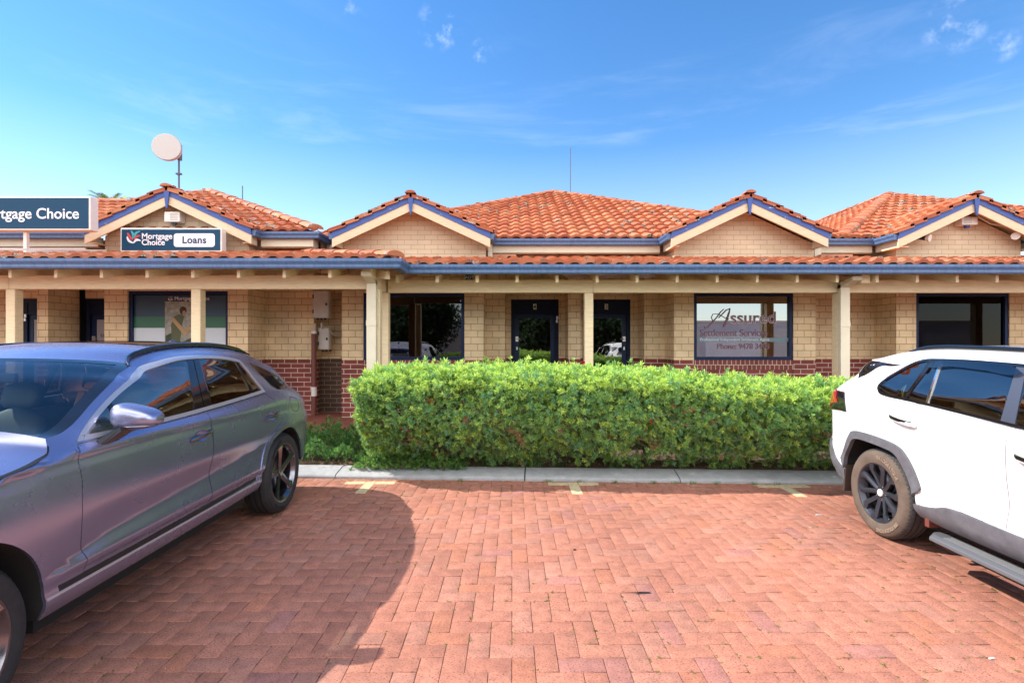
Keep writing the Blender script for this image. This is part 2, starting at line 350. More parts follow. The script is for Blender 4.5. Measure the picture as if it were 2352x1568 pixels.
# ================================================================== THE SHOP BUILDING
def tile_mat():
    m, nt, b = newmat('terracotta_tiles'); L = nt.links
    uv = N(nt, 'ShaderNodeUVMap')
    fl = N(nt, 'ShaderNodeVectorMath'); fl.operation = 'FLOOR'; L.new(uv.outputs[0], fl.inputs[0])
    wn = N(nt, 'ShaderNodeTexWhiteNoise'); wn.noise_dimensions = '2D'; L.new(fl.outputs[0], wn.inputs['Vector'])
    rp = N(nt, 'ShaderNodeValToRGB'); e = rp.color_ramp.elements
    e[0].color = (.33, .085, .034, 1); e[1].color = (.49, .185, .085, 1); e.new(.5).color = (.42, .122, .050, 1)
    L.new(wn.outputs['Value'], rp.inputs[0])
    tc = N(nt, 'ShaderNodeTexCoord')
    nz = N(nt, 'ShaderNodeTexNoise'); nz.inputs['Scale'].default_value = 3; nz.inputs['Detail'].default_value = 8; nz.inputs['Roughness'].default_value = .7
    L.new(tc.outputs['Object'], nz.inputs['Vector'])
    hs = N(nt, 'ShaderNodeHueSaturation'); L.new(rp.outputs[0], hs.inputs['Color'])
    mr = N(nt, 'ShaderNodeMapRange'); mr.inputs[3].default_value = .72; mr.inputs[4].default_value = 1.25; L.new(nz.outputs[0], mr.inputs[0]); L.new(mr.outputs[0], hs.inputs['Value'])
    # grey-black and pale lichen patches, on some tiles only
    n2 = N(nt, 'ShaderNodeTexNoise'); n2.inputs['Scale'].default_value = 5.5; n2.inputs['Detail'].default_value = 5; L.new(tc.outputs['Object'], n2.inputs['Vector'])
    r2 = N(nt, 'ShaderNodeMapRange'); r2.inputs[1].default_value = .61; r2.inputs[2].default_value = .64; L.new(n2.outputs[0], r2.inputs[0])
    n3 = N(nt, 'ShaderNodeTexNoise'); n3.inputs['Scale'].default_value = 30; n3.inputs['Detail'].default_value = 3; L.new(tc.outputs['Object'], n3.inputs['Vector'])
    r3 = N(nt, 'ShaderNodeValToRGB'); r3.color_ramp.elements[0].position = .42; r3.color_ramp.elements[1].position = .58
    r3.color_ramp.elements[0].color = (.05, .05, .045, 1); r3.color_ramp.elements[1].color = (.42, .38, .32, 1); L.new(n3.outputs[0], r3.inputs[0])
    mx = N(nt, 'ShaderNodeMix'); mx.data_type = 'RGBA'; L.new(r2.outputs[0], mx.inputs[0]); L.new(hs.outputs[0], mx.inputs[6]); L.new(r3.outputs[0], mx.inputs[7])
    L.new(mx.outputs[2], b.inputs['Base Color']); b.inputs['Roughness'].default_value = .78
    bp = N(nt, 'ShaderNodeBump'); bp.inputs['Strength'].default_value = .2; bp.inputs['Distance'].default_value = .01; L.new(n3.outputs[0], bp.inputs['Height']); L.new(bp.outputs[0], b.inputs['Normal'])
    return m
TILES = tile_mat()
TW, TL = .225, .32
def tile_plane(name, o, u, v, width, length, clips, parent):
    """corrugated course of tiles: o = eave corner, u = along eave, v = up the slope; clips = [(point, normal)] keep the normal side"""
    o = Vector(o); u = Vector(u).normalized(); v = Vector(v).normalized(); n = u.cross(v).normalized()
    if n.z < 0: n = -n
    nu = int(math.ceil(width/TW)); nv = int(math.ceil(length/TL)); S = 10
    # double-roll profile across one tile
    prof = [0, 0, .005, .016, .030, .035, .032, .035, .028, .010]
    us = []; hs = []
    for i in range(nu):
        for k in range(S): us.append((i+k/S)*TW); hs.append(prof[k])
    us.append(nu*TW); hs.append(0); us = np.array(us); hs = np.array(hs)
    rows = []; uvr = []
    for j in range(nv):
        jit = np.repeat(RNG.uniform(-.006, .006, nu), S); jit = np.append(jit, 0)
        jz = np.repeat(RNG.uniform(-.004, .004, nu), S); jz = np.append(jz, 0)
        for (dv, hz, tv) in ((0, .004, j+.02), (0, .052, j+.05), (TL, .006, j+.95)):
            vv = j*TL+dv+(jit if dv == 0 else 0); hh = hs*(1 if hz > .005 else 1)+hz+(jz if dv == 0 and hz > .01 else 0)
            P = np.outer(us, u)+np.outer(np.broadcast_to(vv, us.shape), v)+np.outer(hh, n)+np.array(o)
            rows.append(P); uvr.append(np.stack([us/TW+.01, np.full(us.shape, tv)], 1))
    W = len(us); V = np.concatenate(rows); UV = np.concatenate(uvr)
    fs = []
    for r in range(len(rows)-1):
        if r % 3 == 2: continue
        b0 = r*W
        for k in range(W-1): fs.append((b0+k, b0+k+1, b0+W+k+1, b0+W+k))
    me = bpy.data.meshes.new(name); o3 = ORIGIN[root_of(parent)]
    me.from_pydata([tuple(p) for p in (V-np.array(o3))], [], fs)
    lay = me.uv_layers.new(name='UVMap')
    # per-loop uv taken at the loop's own tile
    li = np.empty(len(me.loops), np.int32); me.loops.foreach_get('vertex_index', li)
    fu = UV[li]; cu = np.repeat(fu.reshape(-1, 4, 2).mean(1), 4, 0); fu = np.floor(cu)+.5
    lay.data.foreach_set('uv', fu.astype(np.float32).ravel())
    bm = bmesh.new(); bm.from_mesh(me)
    for p, nn in clips:
        bmesh.ops.bisect_plane(bm, geom=bm.verts[:]+bm.edges[:]+bm.faces[:], dist=1e-4, plane_co=Vector(p)-o3, plane_no=-Vector(nn), clear_outer=True)
    bm.normal_update()
    bm.to_mesh(me); bm.free()
    me.polygons.foreach_set('use_smooth', [True]*len(me.polygons)); me.set_sharp_from_angle(angle=math.radians(42))
    me.materials.append(TILES)
    ob = bpy.data.objects.new(name, me); COL.objects.link(ob); ob.parent = parent
    return ob
def ridge_caps(p0, p1, parent, r=.12, seg=.40, name='ridge_cap', lift=.0):
    p0 = Vector(p0)+Vector((0, 0, lift)); p1 = Vector(p1)+Vector((0, 0, lift)); d = p1-p0; n = max(1, int(d.length/seg)); d.normalize()
    a = d.cross(Vector((0, 0, 1))).normalized(); up = a.cross(d).normalized()
    mb = MB(); uv = []
    L = (Vector(p1)-Vector(p0)).length/n
    for i in range(n):
        jr = random.uniform(-.006, .006); q = p0+d*(i*L)+up*jr
        vs = []; K = 7
        for (t, rr) in ((-.03, r*1.12), (.0, r*1.12), (L+.02, r*.92)):
            for k in range(K+1):
                th = PI*(-.02+1.04*k/K)
                vs.append(q+d*t+a*(rr*math.cos(th))+up*(rr*.50*math.sin(th)))
        fs = [(j*(K+1)+k, j*(K+1)+k+1, (j+1)*(K+1)+k+1, (j+1)*(K+1)+k) for j in range(2) for k in range(K)]
        fs.append(tuple(range(K, -1, -1)))
        mb.add(vs, fs); uv += [(i+.5+random.randint(0, 50), 77.5)]*len(vs)
    mb.uv = uv
    return mb.build(name, TILES, parent, smooth=True, angle=math.radians(40))
def gutter_prof(h=.115, d=.12):
    # quad gutter section, y outward (towards -y), z up, relative to its back top edge
    return [(0, 0), (0, -h), (-d*.72, -h), (-d*.80, -h*.86), (-d*.80, -h*.62), (-d*1.0, -h*.30), (-d*1.0, 0), (-d*.9, 0), (-d*.9, -h*.1), (-d*.02, -h*.1)]
def gutter_run(pts, zt, parent, h=.115, d=.12, name='gutter'):
    """pts = plan polyline of the gutter's back edge; outside is to the right when walking it (towards the street for +x runs)"""
    prof = gutter_prof(h, d); n = len(prof); mb = MB(); vs = []
    P = [Vector((x, y)) for x, y in pts]
    for i, p in enumerate(P):
        d0 = (P[i]-P[i-1]).normalized() if i else (P[1]-P[0]).normalized()
        d1 = (P[i+1]-P[i]).normalized() if i < len(P)-1 else d0
        n0 = Vector((d0.y, -d0.x)); n1 = Vector((d1.y, -d1.x)); m = (n0+n1); m = m/m.dot(n0) if m.length > .1 else n0
        for a, z in prof: vs.append((p.x+m.x*(-a), p.y+m.y*(-a), zt+z))
    fs = [(i*n+k, i*n+(k+1) % n, (i+1)*n+(k+1) % n, (i+1)*n+k) for i in range(len(P)-1) for k in range(n)]
    fs += [tuple(range(n)), tuple(range((len(P))*n-1, (len(P)-1)*n-1, -1))]
    mb.add(vs, fs); return mb.build(name, GUTTER, parent)

FLOOR_Z, DADO_Z, WALL_Z = .25, 1.285, 2.98
YF, YM, YB = 9.45, 10.03, 10.56        # front, middle and recessed faces of the centre shops
LF, LB = 9.10, 9.76                    # front and recessed faces of the left shop
shop = thing('shop_building', 'single storey cream brick shops with red brick base, terracotta roofs and blue gutters', 'shop building', (1.2, 9.4, 0))

def wall_run(segs, parent):
    """segs: (x0, x1, yfront); each a pier of brick 0.24 thick with red base courses"""
    up = MB(); lo = MB()
    for x0, x1, y in segs:
        up.box(x0, x1, y, y+.24, DADO_Z, WALL_Z)
        lo.box(x0-.0, x1+.0, y-.002, y+.238, FLOOR_Z-.1, DADO_Z)
    up.each('brick_wall', CREAM, parent); lo.each('brick_base', DADO, parent)
def cheek(x, y0, y1, parent, th=.12, right=True):
    """a wall running away from the street whose visible face is at x"""
    a, b = (x-th, x) if right else (x, x+th)
    MB().box(a, b, y0, y1, DADO_Z, WALL_Z).build('brick_wall', CREAM, parent)
    MB().box(a, b, y0, y1, FLOOR_Z-.1, DADO_Z).build('brick_base', DADO, parent)
# left shop
wall_run([(-13, -9.2, LB), (-8.27, -8.08, LF), (-7.10, -6.70, LF), (-4.95, -4.60, LF), (-4.60, -3.71, LB+.02)], shop)
cheek(-8.08, LF+.24, LB, shop); cheek(-4.60, LF+.24, LB+.02, shop)
MB().box(-7.22, -7.10, LF+.24, LB, DADO_Z, WALL_Z).build('brick_wall', CREAM, shop)
# meter alcove
MB().box(-3.83, -3.71, LB+.26, 10.16, DADO_Z, WALL_Z).build('brick_wall', CREAM, shop)
MB().box(-3.83, -3.71, LB+.262, 10.16, FLOOR_Z-.1, DADO_Z).build('brick_base', DARKBRICK, shop)
MB().box(-3.71, -2.9, 10.16, 10.4, DADO_Z, WALL_Z).build('brick_wall', CREAM, shop)
MB().box(-3.71, -2.9, 10.158, 10.398, FLOOR_Z-.1, DADO_Z).build('brick_base', DARKBRICK, shop)
MB().box(-3.08, -2.96, YF+.24, 10.16, FLOOR_Z-.1, WALL_Z).build('brick_wall', CREAM, shop)
# centre and right shops
wall_run([(-3.08, -2.69, YF), (-.86, -.516, YF), (-.516, -.135, YM), (1.07, 1.30, YM-.1), (2.54, 2.93, YM), (2.93, 3.29, YF), (5.09, 5.49, YF), (5.49, 6.95, YM), (6.95, 7.31, YF), (9.0, 12.5, YF)], shop)
wall_run([(-.135, -.02, YB), (.945, 1.07, YB), (1.30, 1.43, YB), (2.395, 2.54, YB)], shop)
cheek(2.93, YF+.24, YM, shop, right=False); cheek(2.54, YM+.24, YB, shop, right=False); cheek(6.95, YF+.24, YM, shop, right=False)
cheek(1.07, YM+.14, YB, shop, right=False); cheek(-.135, YM+.24, YB, shop); cheek(-.516, YF+.24, YM, shop); cheek(1.30, YM+.14, YB, shop); cheek(5.49, YF+.24, YM, shop)
# brick over the doors
MB().box(-.019, .944, YB, YB+.2, 2.472, WALL_Z).box(1.431, 2.394, YB, YB+.2, 2.472, WALL_Z).box(-9.2, -8.27, LB, LB+.2, 2.42, WALL_Z).box(-7.97, -7.22, LB, LB+.2, 2.42, WALL_Z).each('brick_wall', CREAM, shop)

# ---- windows: frame > pane, blind
def window(x0, x1, y, z0, z1, gm, sill=True, label=None, fw=.06, mull=None):
    mb = MB(); d0, d1 = y, y+.09
    mb.box(x0, x1, d0, d1, z0, z0+fw).box(x0, x1, d0, d1, z1-fw, z1).box(x0, x0+fw, d0, d1, z0+fw, z1-fw).box(x1-fw, x1, d0, d1, z0+fw, z1-fw)
    if mull: mb.box(mull-.03, mull+.03, d0, d1, z0+fw, z1-fw)
    f = mb.build('window', NAVY, shop)
    if label: f['label'] = label
    MB().box(x0+fw-.004, x1-fw+.004, y+.045, y+.051, z0+fw-.004, z1-fw+.004).build('pane', gm, f)
    # brick soldier course below, wall base below that, wall above
    MB().box(x0, x1, y-.012, y+.10, z0-.175, z0-.003).build('brick_sill', SOLDIER, shop)
    MB().box(x0, x1, y, y+.22, FLOOR_Z-.1, z0-.178).build('brick_base', DADO, shop)
    if z1 < WALL_Z: MB().box(x0, x1, y, y+.22, z1+.002, WALL_Z).build('brick_wall', CREAM, shop)
    # the room behind
    mb = MB(); a, b = x0-.02, x1+.02
    mb.box(a, b, y+3.2, y+3.3, 0, 3).box(a-.03, a, y+.25, y+3.3, 0, 3).box(b, b+.03, y+.25, y+3.3, 0, 3).box(a, b, y+.25, y+3.3, 2.72, 2.8).box(a, b, y+.25, y+3.3, .2, .26)
    mb.build('room_interior', ROOMDARK, f)
    return f
CENTREGLASS = glass('dim_shop_glass', (.20, .22, .22), .09)
wl = window(-6.70, -4.95, LF+.04, 1.28, 2.50, DARKGLASS, label='shop window covered in navy, green and pale blue film with a poster')
wc = window(-2.69, -.86, YF+.02, 1.285, 2.495, CENTREGLASS, label='dark shop window beside the corner post with a lit lamp inside')
wr = window(3.29, 5.09, YF+.02, 1.285, 2.495, MIRRORGLASS, label='shop window lettered for a settlement agent, reflecting the sky')
wr2 = window(7.31, 9.0, YF+.02, 1.285, 2.495, DARKGLASS, label='dark brown tinted shop window behind the white car')
# lamp inside the centre window, internal partition edge, roller blind
l = MB().lathe([(0, 0), (.16, 0), (.17, .02), (.1, .05), (0, .05)], 'z', (-1.16, YF+.75, 2.40), 24); l.build('ceiling_lamp', LAMPGLOW, wc)
MB().box(-2.6, -.95, YF+.13, YF+.16, 2.31, 2.44).build('blind', mat('grey_blind', (.10, .10, .11), .8), wc)
MB().box(-1.78, -1.745, YF+1.4, YF+1.44, .3, 2.2).box(-1.93, -1.91, YF+1.4, YF+1.44, .3, 2.2).build('partition_frame', mat('partition_grey', (.22, .22, .22), .6), wc)
MB().box(3.36, 5.03, YF+.09, YF+.10, 2.10, 2.44).build('blind', mat('black_blind', (.02, .02, .022), .8), wr)
# film, logo and poster on the left shop window
FILMGREEN = mat('film_green', (.03, .15, .09), .5); FILMBLUE = mat('film_pale_blue', (.62, .72, .80), .5); FILMNAVY = mat('film_navy', (.012, .045, .09), .4)
def film(x0, x1, z0, z1, m, nm, dy=0): return MB().box(x0, x1, LF+.078-dy, LF+.084-dy, z0, z1).build(nm, m, wl)
film(-6.64, -5.01, 2.06, 2.43, FILMNAVY, 'window_film'); film(-6.64, -5.01, 1.86, 2.058, FILMGREEN, 'window_film'); film(-6.64, -5.01, 1.30, 1.858, FILMBLUE, 'window_film')
ly = LF+.07
poster = MB().box(-6.09, -5.42, LF+.068, LF+.074, 1.34, 2.32).build('poster', mat('poster_paper', (.30, .31, .27), .5, var=.45, scale=14), wl)
def flat(pts, y, m, nm, par): # thin figure cut from sheet, facing the street
    return MB().prism(pts, 'y', y-.002, y).build(nm, m, par)
flat([(-6.08, 1.35), (-5.43, 1.35), (-5.43, 1.62), (-5.6, 1.7), (-5.8, 1.6), (-5.95, 1.78), (-6.08, 1.72)], LF+.0675, mat('poster_green', (.035, .055, .025), .6, var=.5, scale=30), 'poster_picture', poster)
SK = mat('poster_skin', (.42, .24, .16), .6); HR = mat('poster_hair', (.04, .022, .015), .6); OL = mat('poster_olive', (.09, .11, .05), .6); SB = mat('poster_blue', (.03, .06, .14), .6); TB = mat('poster_timber', (.46, .30, .15), .6)
def ell(cx, cz, a, b, n=14): return [(cx+a*math.cos(2*PI*k/n), cz+b*math.sin(2*PI*k/n)) for k in range(n)]
flat([(-5.97, 1.64), (-5.82, 1.62), (-5.79, 1.9), (-5.75, 2.06), (-5.83, 2.1), (-5.93, 2.06), (-5.98, 1.9)], LF+.0655, OL, 'poster_picture', poster)
flat(ell(-5.77, 2.16, .06, .075), LF+.0655, HR, 'poster_picture', poster); flat(ell(-5.75, 2.12, .03, .045), LF+.0635, SK, 'poster_picture', poster)
flat([(-5.60, 1.66), (-5.46, 1.66), (-5.45, 2.08), (-5.58, 2.1)], LF+.0655, SB, 'poster_picture', poster); flat(ell(-5.52, 2.17, .04, .055), LF+.0655, SK, 'poster_picture', poster)
flat([(-5.98, 2.0), (-5.93, 2.04), (-5.68, 1.76), (-5.73, 1.71)], LF+.0635, TB, 'poster_picture', poster); flat([(-5.72, 1.80), (-5.45, 1.88), (-5.45, 1.93), (-5.72, 1.86)], LF+.0635, TB, 'poster_picture', poster)
PB = mat('poster_bubble', (.75, .77, .78), .5)
def rrect(x0, x1, z0, z1, r, n=5):
    o = []
    for cx, cz, a0 in ((x1-r, z1-r, 0), (x0+r, z1-r, 90), (x0+r, z0+r, 180), (x1-r, z0+r, 270)):
        for k in range(n+1):
            t = math.radians(a0+90*k/n); o.append((cx+r*math.cos(t), cz+r*math.sin(t)))
    return o
flat(rrect(-6.04, -5.58, 1.50, 1.60, .03), LF+.0635, PB, 'poster_picture', poster)
text_mb('Improving your home?', .045, -6.01, LF+.060, 1.535).build('lettering', SIGNNAVY, poster)
flat(rrect(-5.80, -5.43, 1.37, 1.485, .03), LF+.0635, SIGNBLUE, 'poster_picture', poster)
text_mb('Our brokers are with you', .036, -5.78, LF+.060, 1.435, xs=.85).build('lettering', SIGNTEXT, poster); text_mb('every step of the way', .036, -5.78, LF+.060, 1.39, xs=.85).build('lettering', SIGNTEXT, poster)
text_mb('Mortgage Choice', .088, -5.92, LF+.064, 2.345).build('lettering', SIGNTEXT, wl)
def logo(x, y, z, s, par, dy=.002):
    """open book of five petals: teal, red and white"""
    def petal(p0, p1, bend, w):
        p0 = Vector(p0); p1 = Vector(p1); d = p1-p0; n = Vector((-d.y, d.x)).normalized(); A = []; B = []
        for k in range(9):
            t = k/8; c = p0+d*t+n*bend*math.sin(PI*t)*d.length; ww = w*(.25+.75*math.sin(PI*min(1, t*.75+.12)))
            A.append(c+n*ww); B.append(c-n*ww)
        return [(x+q.x*s, z+q.y*s) for q in A+B[::-1]]
    for (a, b_, bend, w, m) in (((.44, .36), (.30, .95), -.12, .085, TEAL), ((.52, .36), (.98, .92), .20, .085, TEAL), ((.42, .26), (.02, .78), .05, .09, REDLOGO), ((.54, .26), (1.0, .58), .18, .085, REDLOGO), ((.46, .02), (-.02, .50), .16, .085, SIGNTEXT), ((.48, .02), (1.02, .20), .26, .09, SIGNTEXT)):
        MB().prism(petal(a, b_, bend, w), 'y', y-dy, y).build('logo', m, par)
logo(-6.03, LF+.066, 2.335, .085, wl)
# right window lettering
LET = mat('window_lettering', (.20, .10, .14), .5); LETW = mat('window_lettering_edge', (.80, .78, .84), .5); BAND = mat('window_band', (.16, .27, .33), .5)
yy = YF+.058
A_ = MB()
# a swash capital A: curved left stroke, straight right stroke and a flourish
def stroke(pts, w, y=yy, dy=.003):
    n = len(pts); mb = MB(); P = [Vector(p) for p in pts]; Aa = []; Bb = []
    for i in range(n):
        d = (P[min(i+1, n-1)]-P[max(i-1, 0)]).normalized(); nn = Vector((-d.y, d.x)); ww = w[i] if isinstance(w, list) else w
        Aa.append(P[i]+nn*ww); Bb.append(P[i]-nn*ww)
    for i in range(n-1): mb.hexa([(Bb[i].x, y-dy, Bb[i].y), (Aa[i].x, y-dy, Aa[i].y), (Aa[i].x, y, Aa[i].y), (Bb[i].x, y, Bb[i].y), (Bb[i+1].x, y-dy, Bb[i+1].y), (Aa[i+1].x, y-dy, Aa[i+1].y), (Aa[i+1].x, y, Aa[i+1].y), (Bb[i+1].x, y, Bb[i+1].y)])
    return mb
for pts, w in (([(3.86, 2.21), (3.80, 2.16), (3.72, 2.05), (3.63, 1.95), (3.56, 1.88), (3.51, 1.865), (3.50, 1.90)], [.006, .009, .010, .012, .014, .012, .006]),
               ([(3.97, 2.22), (3.95, 2.14), (3.915, 2.03), (3.88, 1.94), (3.85, 1.88)], [.006, .014, .020, .020, .012]),
               ([(3.97, 2.22), (3.90, 2.19), (3.82, 2.11), (3.76, 2.05)], [.008, .010, .010, .008]),
               ([(3.66, 1.98), (3.63, 2.06), (3.66, 2.12), (3.75, 2.12), (3.86, 2.06), (3.95, 2.02)], .006)):
    stroke(pts, w).build('lettering', LET, wr)
text_mb('ssured', .30, 3.97, yy, 1.955, bold=.007, xs=1.06).build('lettering', LETW, wr); text_mb('ssured', .30, 3.97, yy-.003, 1.955, xs=1.06).build('lettering', LET, wr)
text_mb('Settlement Services', .172, 3.42, yy, 1.72, bold=.0015, xs=.90).build('lettering', LET, wr); text_mb('Phone: 9478 3408', .142, 3.73, yy, 1.485, bold=.0015, xs=.92).build('lettering', LET, wr)
MB().box(3.36, 5.03, YF+.058, YF+.062, 1.615, 1.685).build('window_band', BAND, wr)
text_mb('Professional Independent Settlement Agent', .074, 3.42, YF+.055, 1.632, xs=.97).build('lettering', LETW, wr)

# ---- doors
def door(x0, x1, y, z1, num, hinge_right, label, gm=SHOPGLASS, film=None):
    mb = MB(); f = .075; zt = z1-.30
    mb.box(x0, x0+f, y+.02, y+.12, FLOOR_Z, z1).box(x1-f, x1, y+.02, y+.12, FLOOR_Z, z1).box(x0+f, x1-f, y+.02, y+.12, z1-.07, z1).box(x0+f, x1-f, y+.03, y+.10, zt, z1-.07)
    d = mb.build('door', NAVYBOARD, shop); d['label'] = label
    a, b = x0+f+.004, x1-f-.004; s = .085; mb = MB()
    mb.box(a, a+s, y+.05, y+.09, FLOOR_Z+.01, zt-.005).box(b-s, b, y+.05, y+.09, FLOOR_Z+.01, zt-.005).box(a+s, b-s, y+.05, y+.09, zt-.08, zt-.005).box(a+s, b-s, y+.05, y+.09, FLOOR_Z+.01, FLOOR_Z+.25)
    mb.build('door_leaf', NAVY, d)
    MB().box(a+s, b-s, y+.066, y+.074, FLOOR_Z+.25, zt-.08).build('pane', gm, d)
    if num:
        p = MB().box((x0+x1)/2-.033, (x0+x1)/2+.033, y+.024, y+.03, z1-.20, z1-.09); q = p.build('number_plate', WHITE, d)
        text_mb(num, .115, (x0+x1)/2-.001, y+.020, z1-.186, align='CENTER', bold=.002).build('lettering', BLACK, q)
    hx = (b-s/2) if hinge_right else (a+s/2)
    MB().box(hx-.028, hx+.028, y+.036, y+.052, 1.62, 1.72).tube([(hx, y+.03, 1.67), (hx-.07*(1 if hinge_right else -1), y+.025, 1.67)], .011).box(hx-.016, hx+.016, y+.036, y+.052, 1.45, 1.51).build('handle', STEEL, d)
    ox = (x0+f*.5) if hinge_right else (x1-f*.5)
    MB().box(ox-.018, ox+.018, y+.008, y+.022, 2.0, 2.06).box(ox-.012, ox+.03, y+.008, y+.022, 2.07, 2.13).build('hinge', STEEL, d)
    MB().box(x0-.02, x1+.02, y+2.2, y+2.3, 0, 3).box(x0-.05, x0-.02, y+.25, y+2.3, 0, 3).box(x1+.02, x1+.05, y+.25, y+2.3, 0, 3).box(x0-.02, x1+.02, y+.25, y+2.3, 2.7, 2.8).build('room_interior', ROOMDARK, d)
    return d
DOORGLASS = glass('door_glass', (.22, .24, .25), .24)
door(-.02, .945, YB, 2.47, '4', False, 'navy glazed shop door numbered 4', DOORGLASS)
door(1.43, 2.395, YB, 2.47, '3', True, 'navy glazed shop door numbered 3 behind the cream post', DOORGLASS)
dl = door(-7.97, -7.22+.0, LB, 2.42, '', False, 'navy shop door with opening hours on grey film', DARKGLASS)
FILMGREY = mat('film_grey', (.34, .34, .36), .5); NT = mat('film_text', (.05, .05, .06), .5)
MB().box(-7.80, -7.39, LB+.058, LB+.064, .6, 2.03).build('window_film', FILMGREY, dl)
text_mb('Open', .085, -7.73, LB+.055, 1.70, bold=.001).build('lettering', NT, dl)
for k, t in enumerate(('Mon', 'Tue-Thu', 'Fri', 'Sat-Sun')): text_mb(t, .058, -7.73, LB+.055, 1.585-.062*k).build('lettering', NT, dl)
dl2 = door(-9.15, -8.32, LB, 2.42, '', True, 'navy shop door with grey film at the far end of the left shop', DARKGLASS)
MB().box(-8.98, -8.44, LB+.058, LB+.064, .6, 2.03).build('window_film', FILMGREY, dl2)
text_mb('Mortgage', .11, -8.72, LB+.055, 1.55).build('lettering', NT, dl2); text_mb('Choice', .11, -8.66, LB+.055, 1.40).build('lettering', NT, dl2)

# ---- verandah: posts, beams, rafters, lining, gutters, tiles
YC, YL = 8.30, 7.72                    # beam faces, centre and left
BZ0, BZ1 = 2.394, 2.600
GX, GL, GC, GZ = -1.637, 7.24, 7.80, 2.752   # gutter step, left and centre gutter lines, gutter top
def post(x0, y0, w=.139, z1=BZ0-.002, z0=.1): MB().box(x0, x0+w, y0, y0+w, z0, z1).build('verandah_post', CREAMWOOD, shop, bevel=.006)
for x in (-7.490, -4.748, -2.092): post(x, YL+.005)
post(-2.098, YC+.01, .131); post(1.154, YC+.005); post(5.167, YC+.005); post(9.4, YC+.005)
def beam(x0, x1, y): MB().box(x0, x1, y, y+.10, BZ0, BZ1).build('verandah_beam', CREAMWOOD, shop, bevel=.006)
beam(-14, -7.44, YL); beam(-7.436, -2.0, YL); beam(-1.976, 1.282, YC); beam(1.286, 5.217, YC); beam(5.221, 12, YC)
MB().box(-2.10, -2.0, YL+.104, YC+.13, BZ0+.002, BZ1+.002).build('verandah_beam', CREAMWOOD, shop, bevel=.006)
MB().box(-2.11, -1.976, YL-.355, YL-.004, 2.535, 2.665).build('beam_end', CREAMWOOD, shop, bevel=.006)
MB().box(5.33, 5.47, YC-.33, YC-.004, 2.51, 2.64).build('beam_end', CREAMWOOD, shop, bevel=.006)
SL = .19
def rafter(x, yb, yw):
    y0 = yb-.40; y1 = yw; z0 = 2.622; w = .022; h = .109
    z1 = z0+SL*(y1-y0)
    MB().hexa([(x-w, y0, z0-h), (x+w, y0, z0-h), (x+w, y1, z1-h), (x-w, y1, z1-h), (x-w, y0, z0), (x+w, y0, z0), (x+w, y1, z1), (x-w, y1, z1)]).build('rafter', CREAMWOOD, shop)
x = -1.132-.605
while x < 11.4: rafter(x, YC, YF+.55); x += .605
x = -2.553
while x > -12.8: rafter(x, YL, LF+.5); x -= .640
# hip rafter at the step
MB().hexa([(-1.80, GL+.22, 2.51), (-1.755, GL+.265, 2.51), (-3.6, 9.11, 2.85), (-3.645, 9.065, 2.85), (-1.80, GL+.22, 2.625), (-1.755, GL+.265, 2.625), (-3.6, 9.11, 2.96), (-3.645, 9.065, 2.96)]).build('rafter', CREAMWOOD, shop)
def slab(x0, x1, y0, y1, z0, m, nm, th=.02):
    z1 = z0+SL*(y1-y0)
    MB().hexa([(x0, y0, z0), (x1, y0, z0), (x1, y1, z1), (x0, y1, z1), (x0, y0, z0+th), (x1, y0, z0+th), (x1, y1, z1+th), (x0, y1, z1+th)]).build(nm, m, shop)
slab(GX+.01, 12, GC, 10.6, 2.628, CEIL, 'verandah_lining'); slab(-14, GX, GL, 10.2, 2.632, CEIL, 'verandah_lining')
gutter_run([(-14, GL), (GX, GL), (GX, GC), (12, GC)], GZ, shop, .131, .139)
vr = tile_plane('verandah_roof', (-4.6, GC-.045, GZ+.002), (1, 0, 0), (0, 1, SL), 16.8, 2.7, [((GX, GC, 0), (1, 1, 0))], shop)
vl = tile_plane('verandah_roof', (-14, GL-.045, GZ+.002), (1, 0, 0), (0, 1, SL), 13, 3.0, [((GX, GL, 0), (-1, -1, 0))], shop)
tile_plane('verandah_roof', (GX+.025, GL, GZ+.004), (0, 1, 0), (-1, 0, SL), 3.0, 2.6, [((GX, GL, 0), (1, 1, 0)), ((GX, GC, 0), (-1, -1, 0))], shop)
ridge_caps((GX+.015, GL-.01, GZ+.06), (GX-2.0, GL+2.0, GZ+.06+SL*2.0), vl, r=.13, lift=.0)
# terracotta flashing at the foot of the upper walls
MB().box(-7.12, -4.58, LF+.0, LF+.03, 3.05, 3.165).build('flashing', FLASH, shop)
MB().box(-3.06, -.46, YF-.02, YF+.02, 3.03, 3.145).box(2.92, 5.475, YF-.02, YF+.02, 3.03, 3.145).box(6.935, 9.21, YF-.02, YF+.02, 3.03, 3.145).each('flashing', FLASH, shop)
MB().box(-.46, 2.92, 9.93, 9.97, 3.1, 3.20).box(5.475, 6.935, 9.93, 9.97, 3.1, 3.20).each('flashing', FLASH, shop)
# downpipes
def downpipe(x0, x1, y, z0=.1, z1=2.52):
    mb = MB(); mb.box(x0, x1, y, y+.08, z0, z1); mb.box(x0-.006, x1+.006, y-.006, y+.086, 1.85, 1.93)
    mb.hexa([(x0, y-.28, 2.55), (x1, y-.28, 2.55), (x1, y+.08, 2.44), (x0, y+.08, 2.44), (x0, y-.28, 2.61), (x1, y-.28, 2.61), (x1, y+.08, 2.53), (x0, y+.08, 2.53)])
    mb.build('downpipe', CREAMPAINT, shop, bevel=.004)
downpipe(-2.125, -1.987, YL-.095); downpipe(5.155, 5.30, YC-.11)

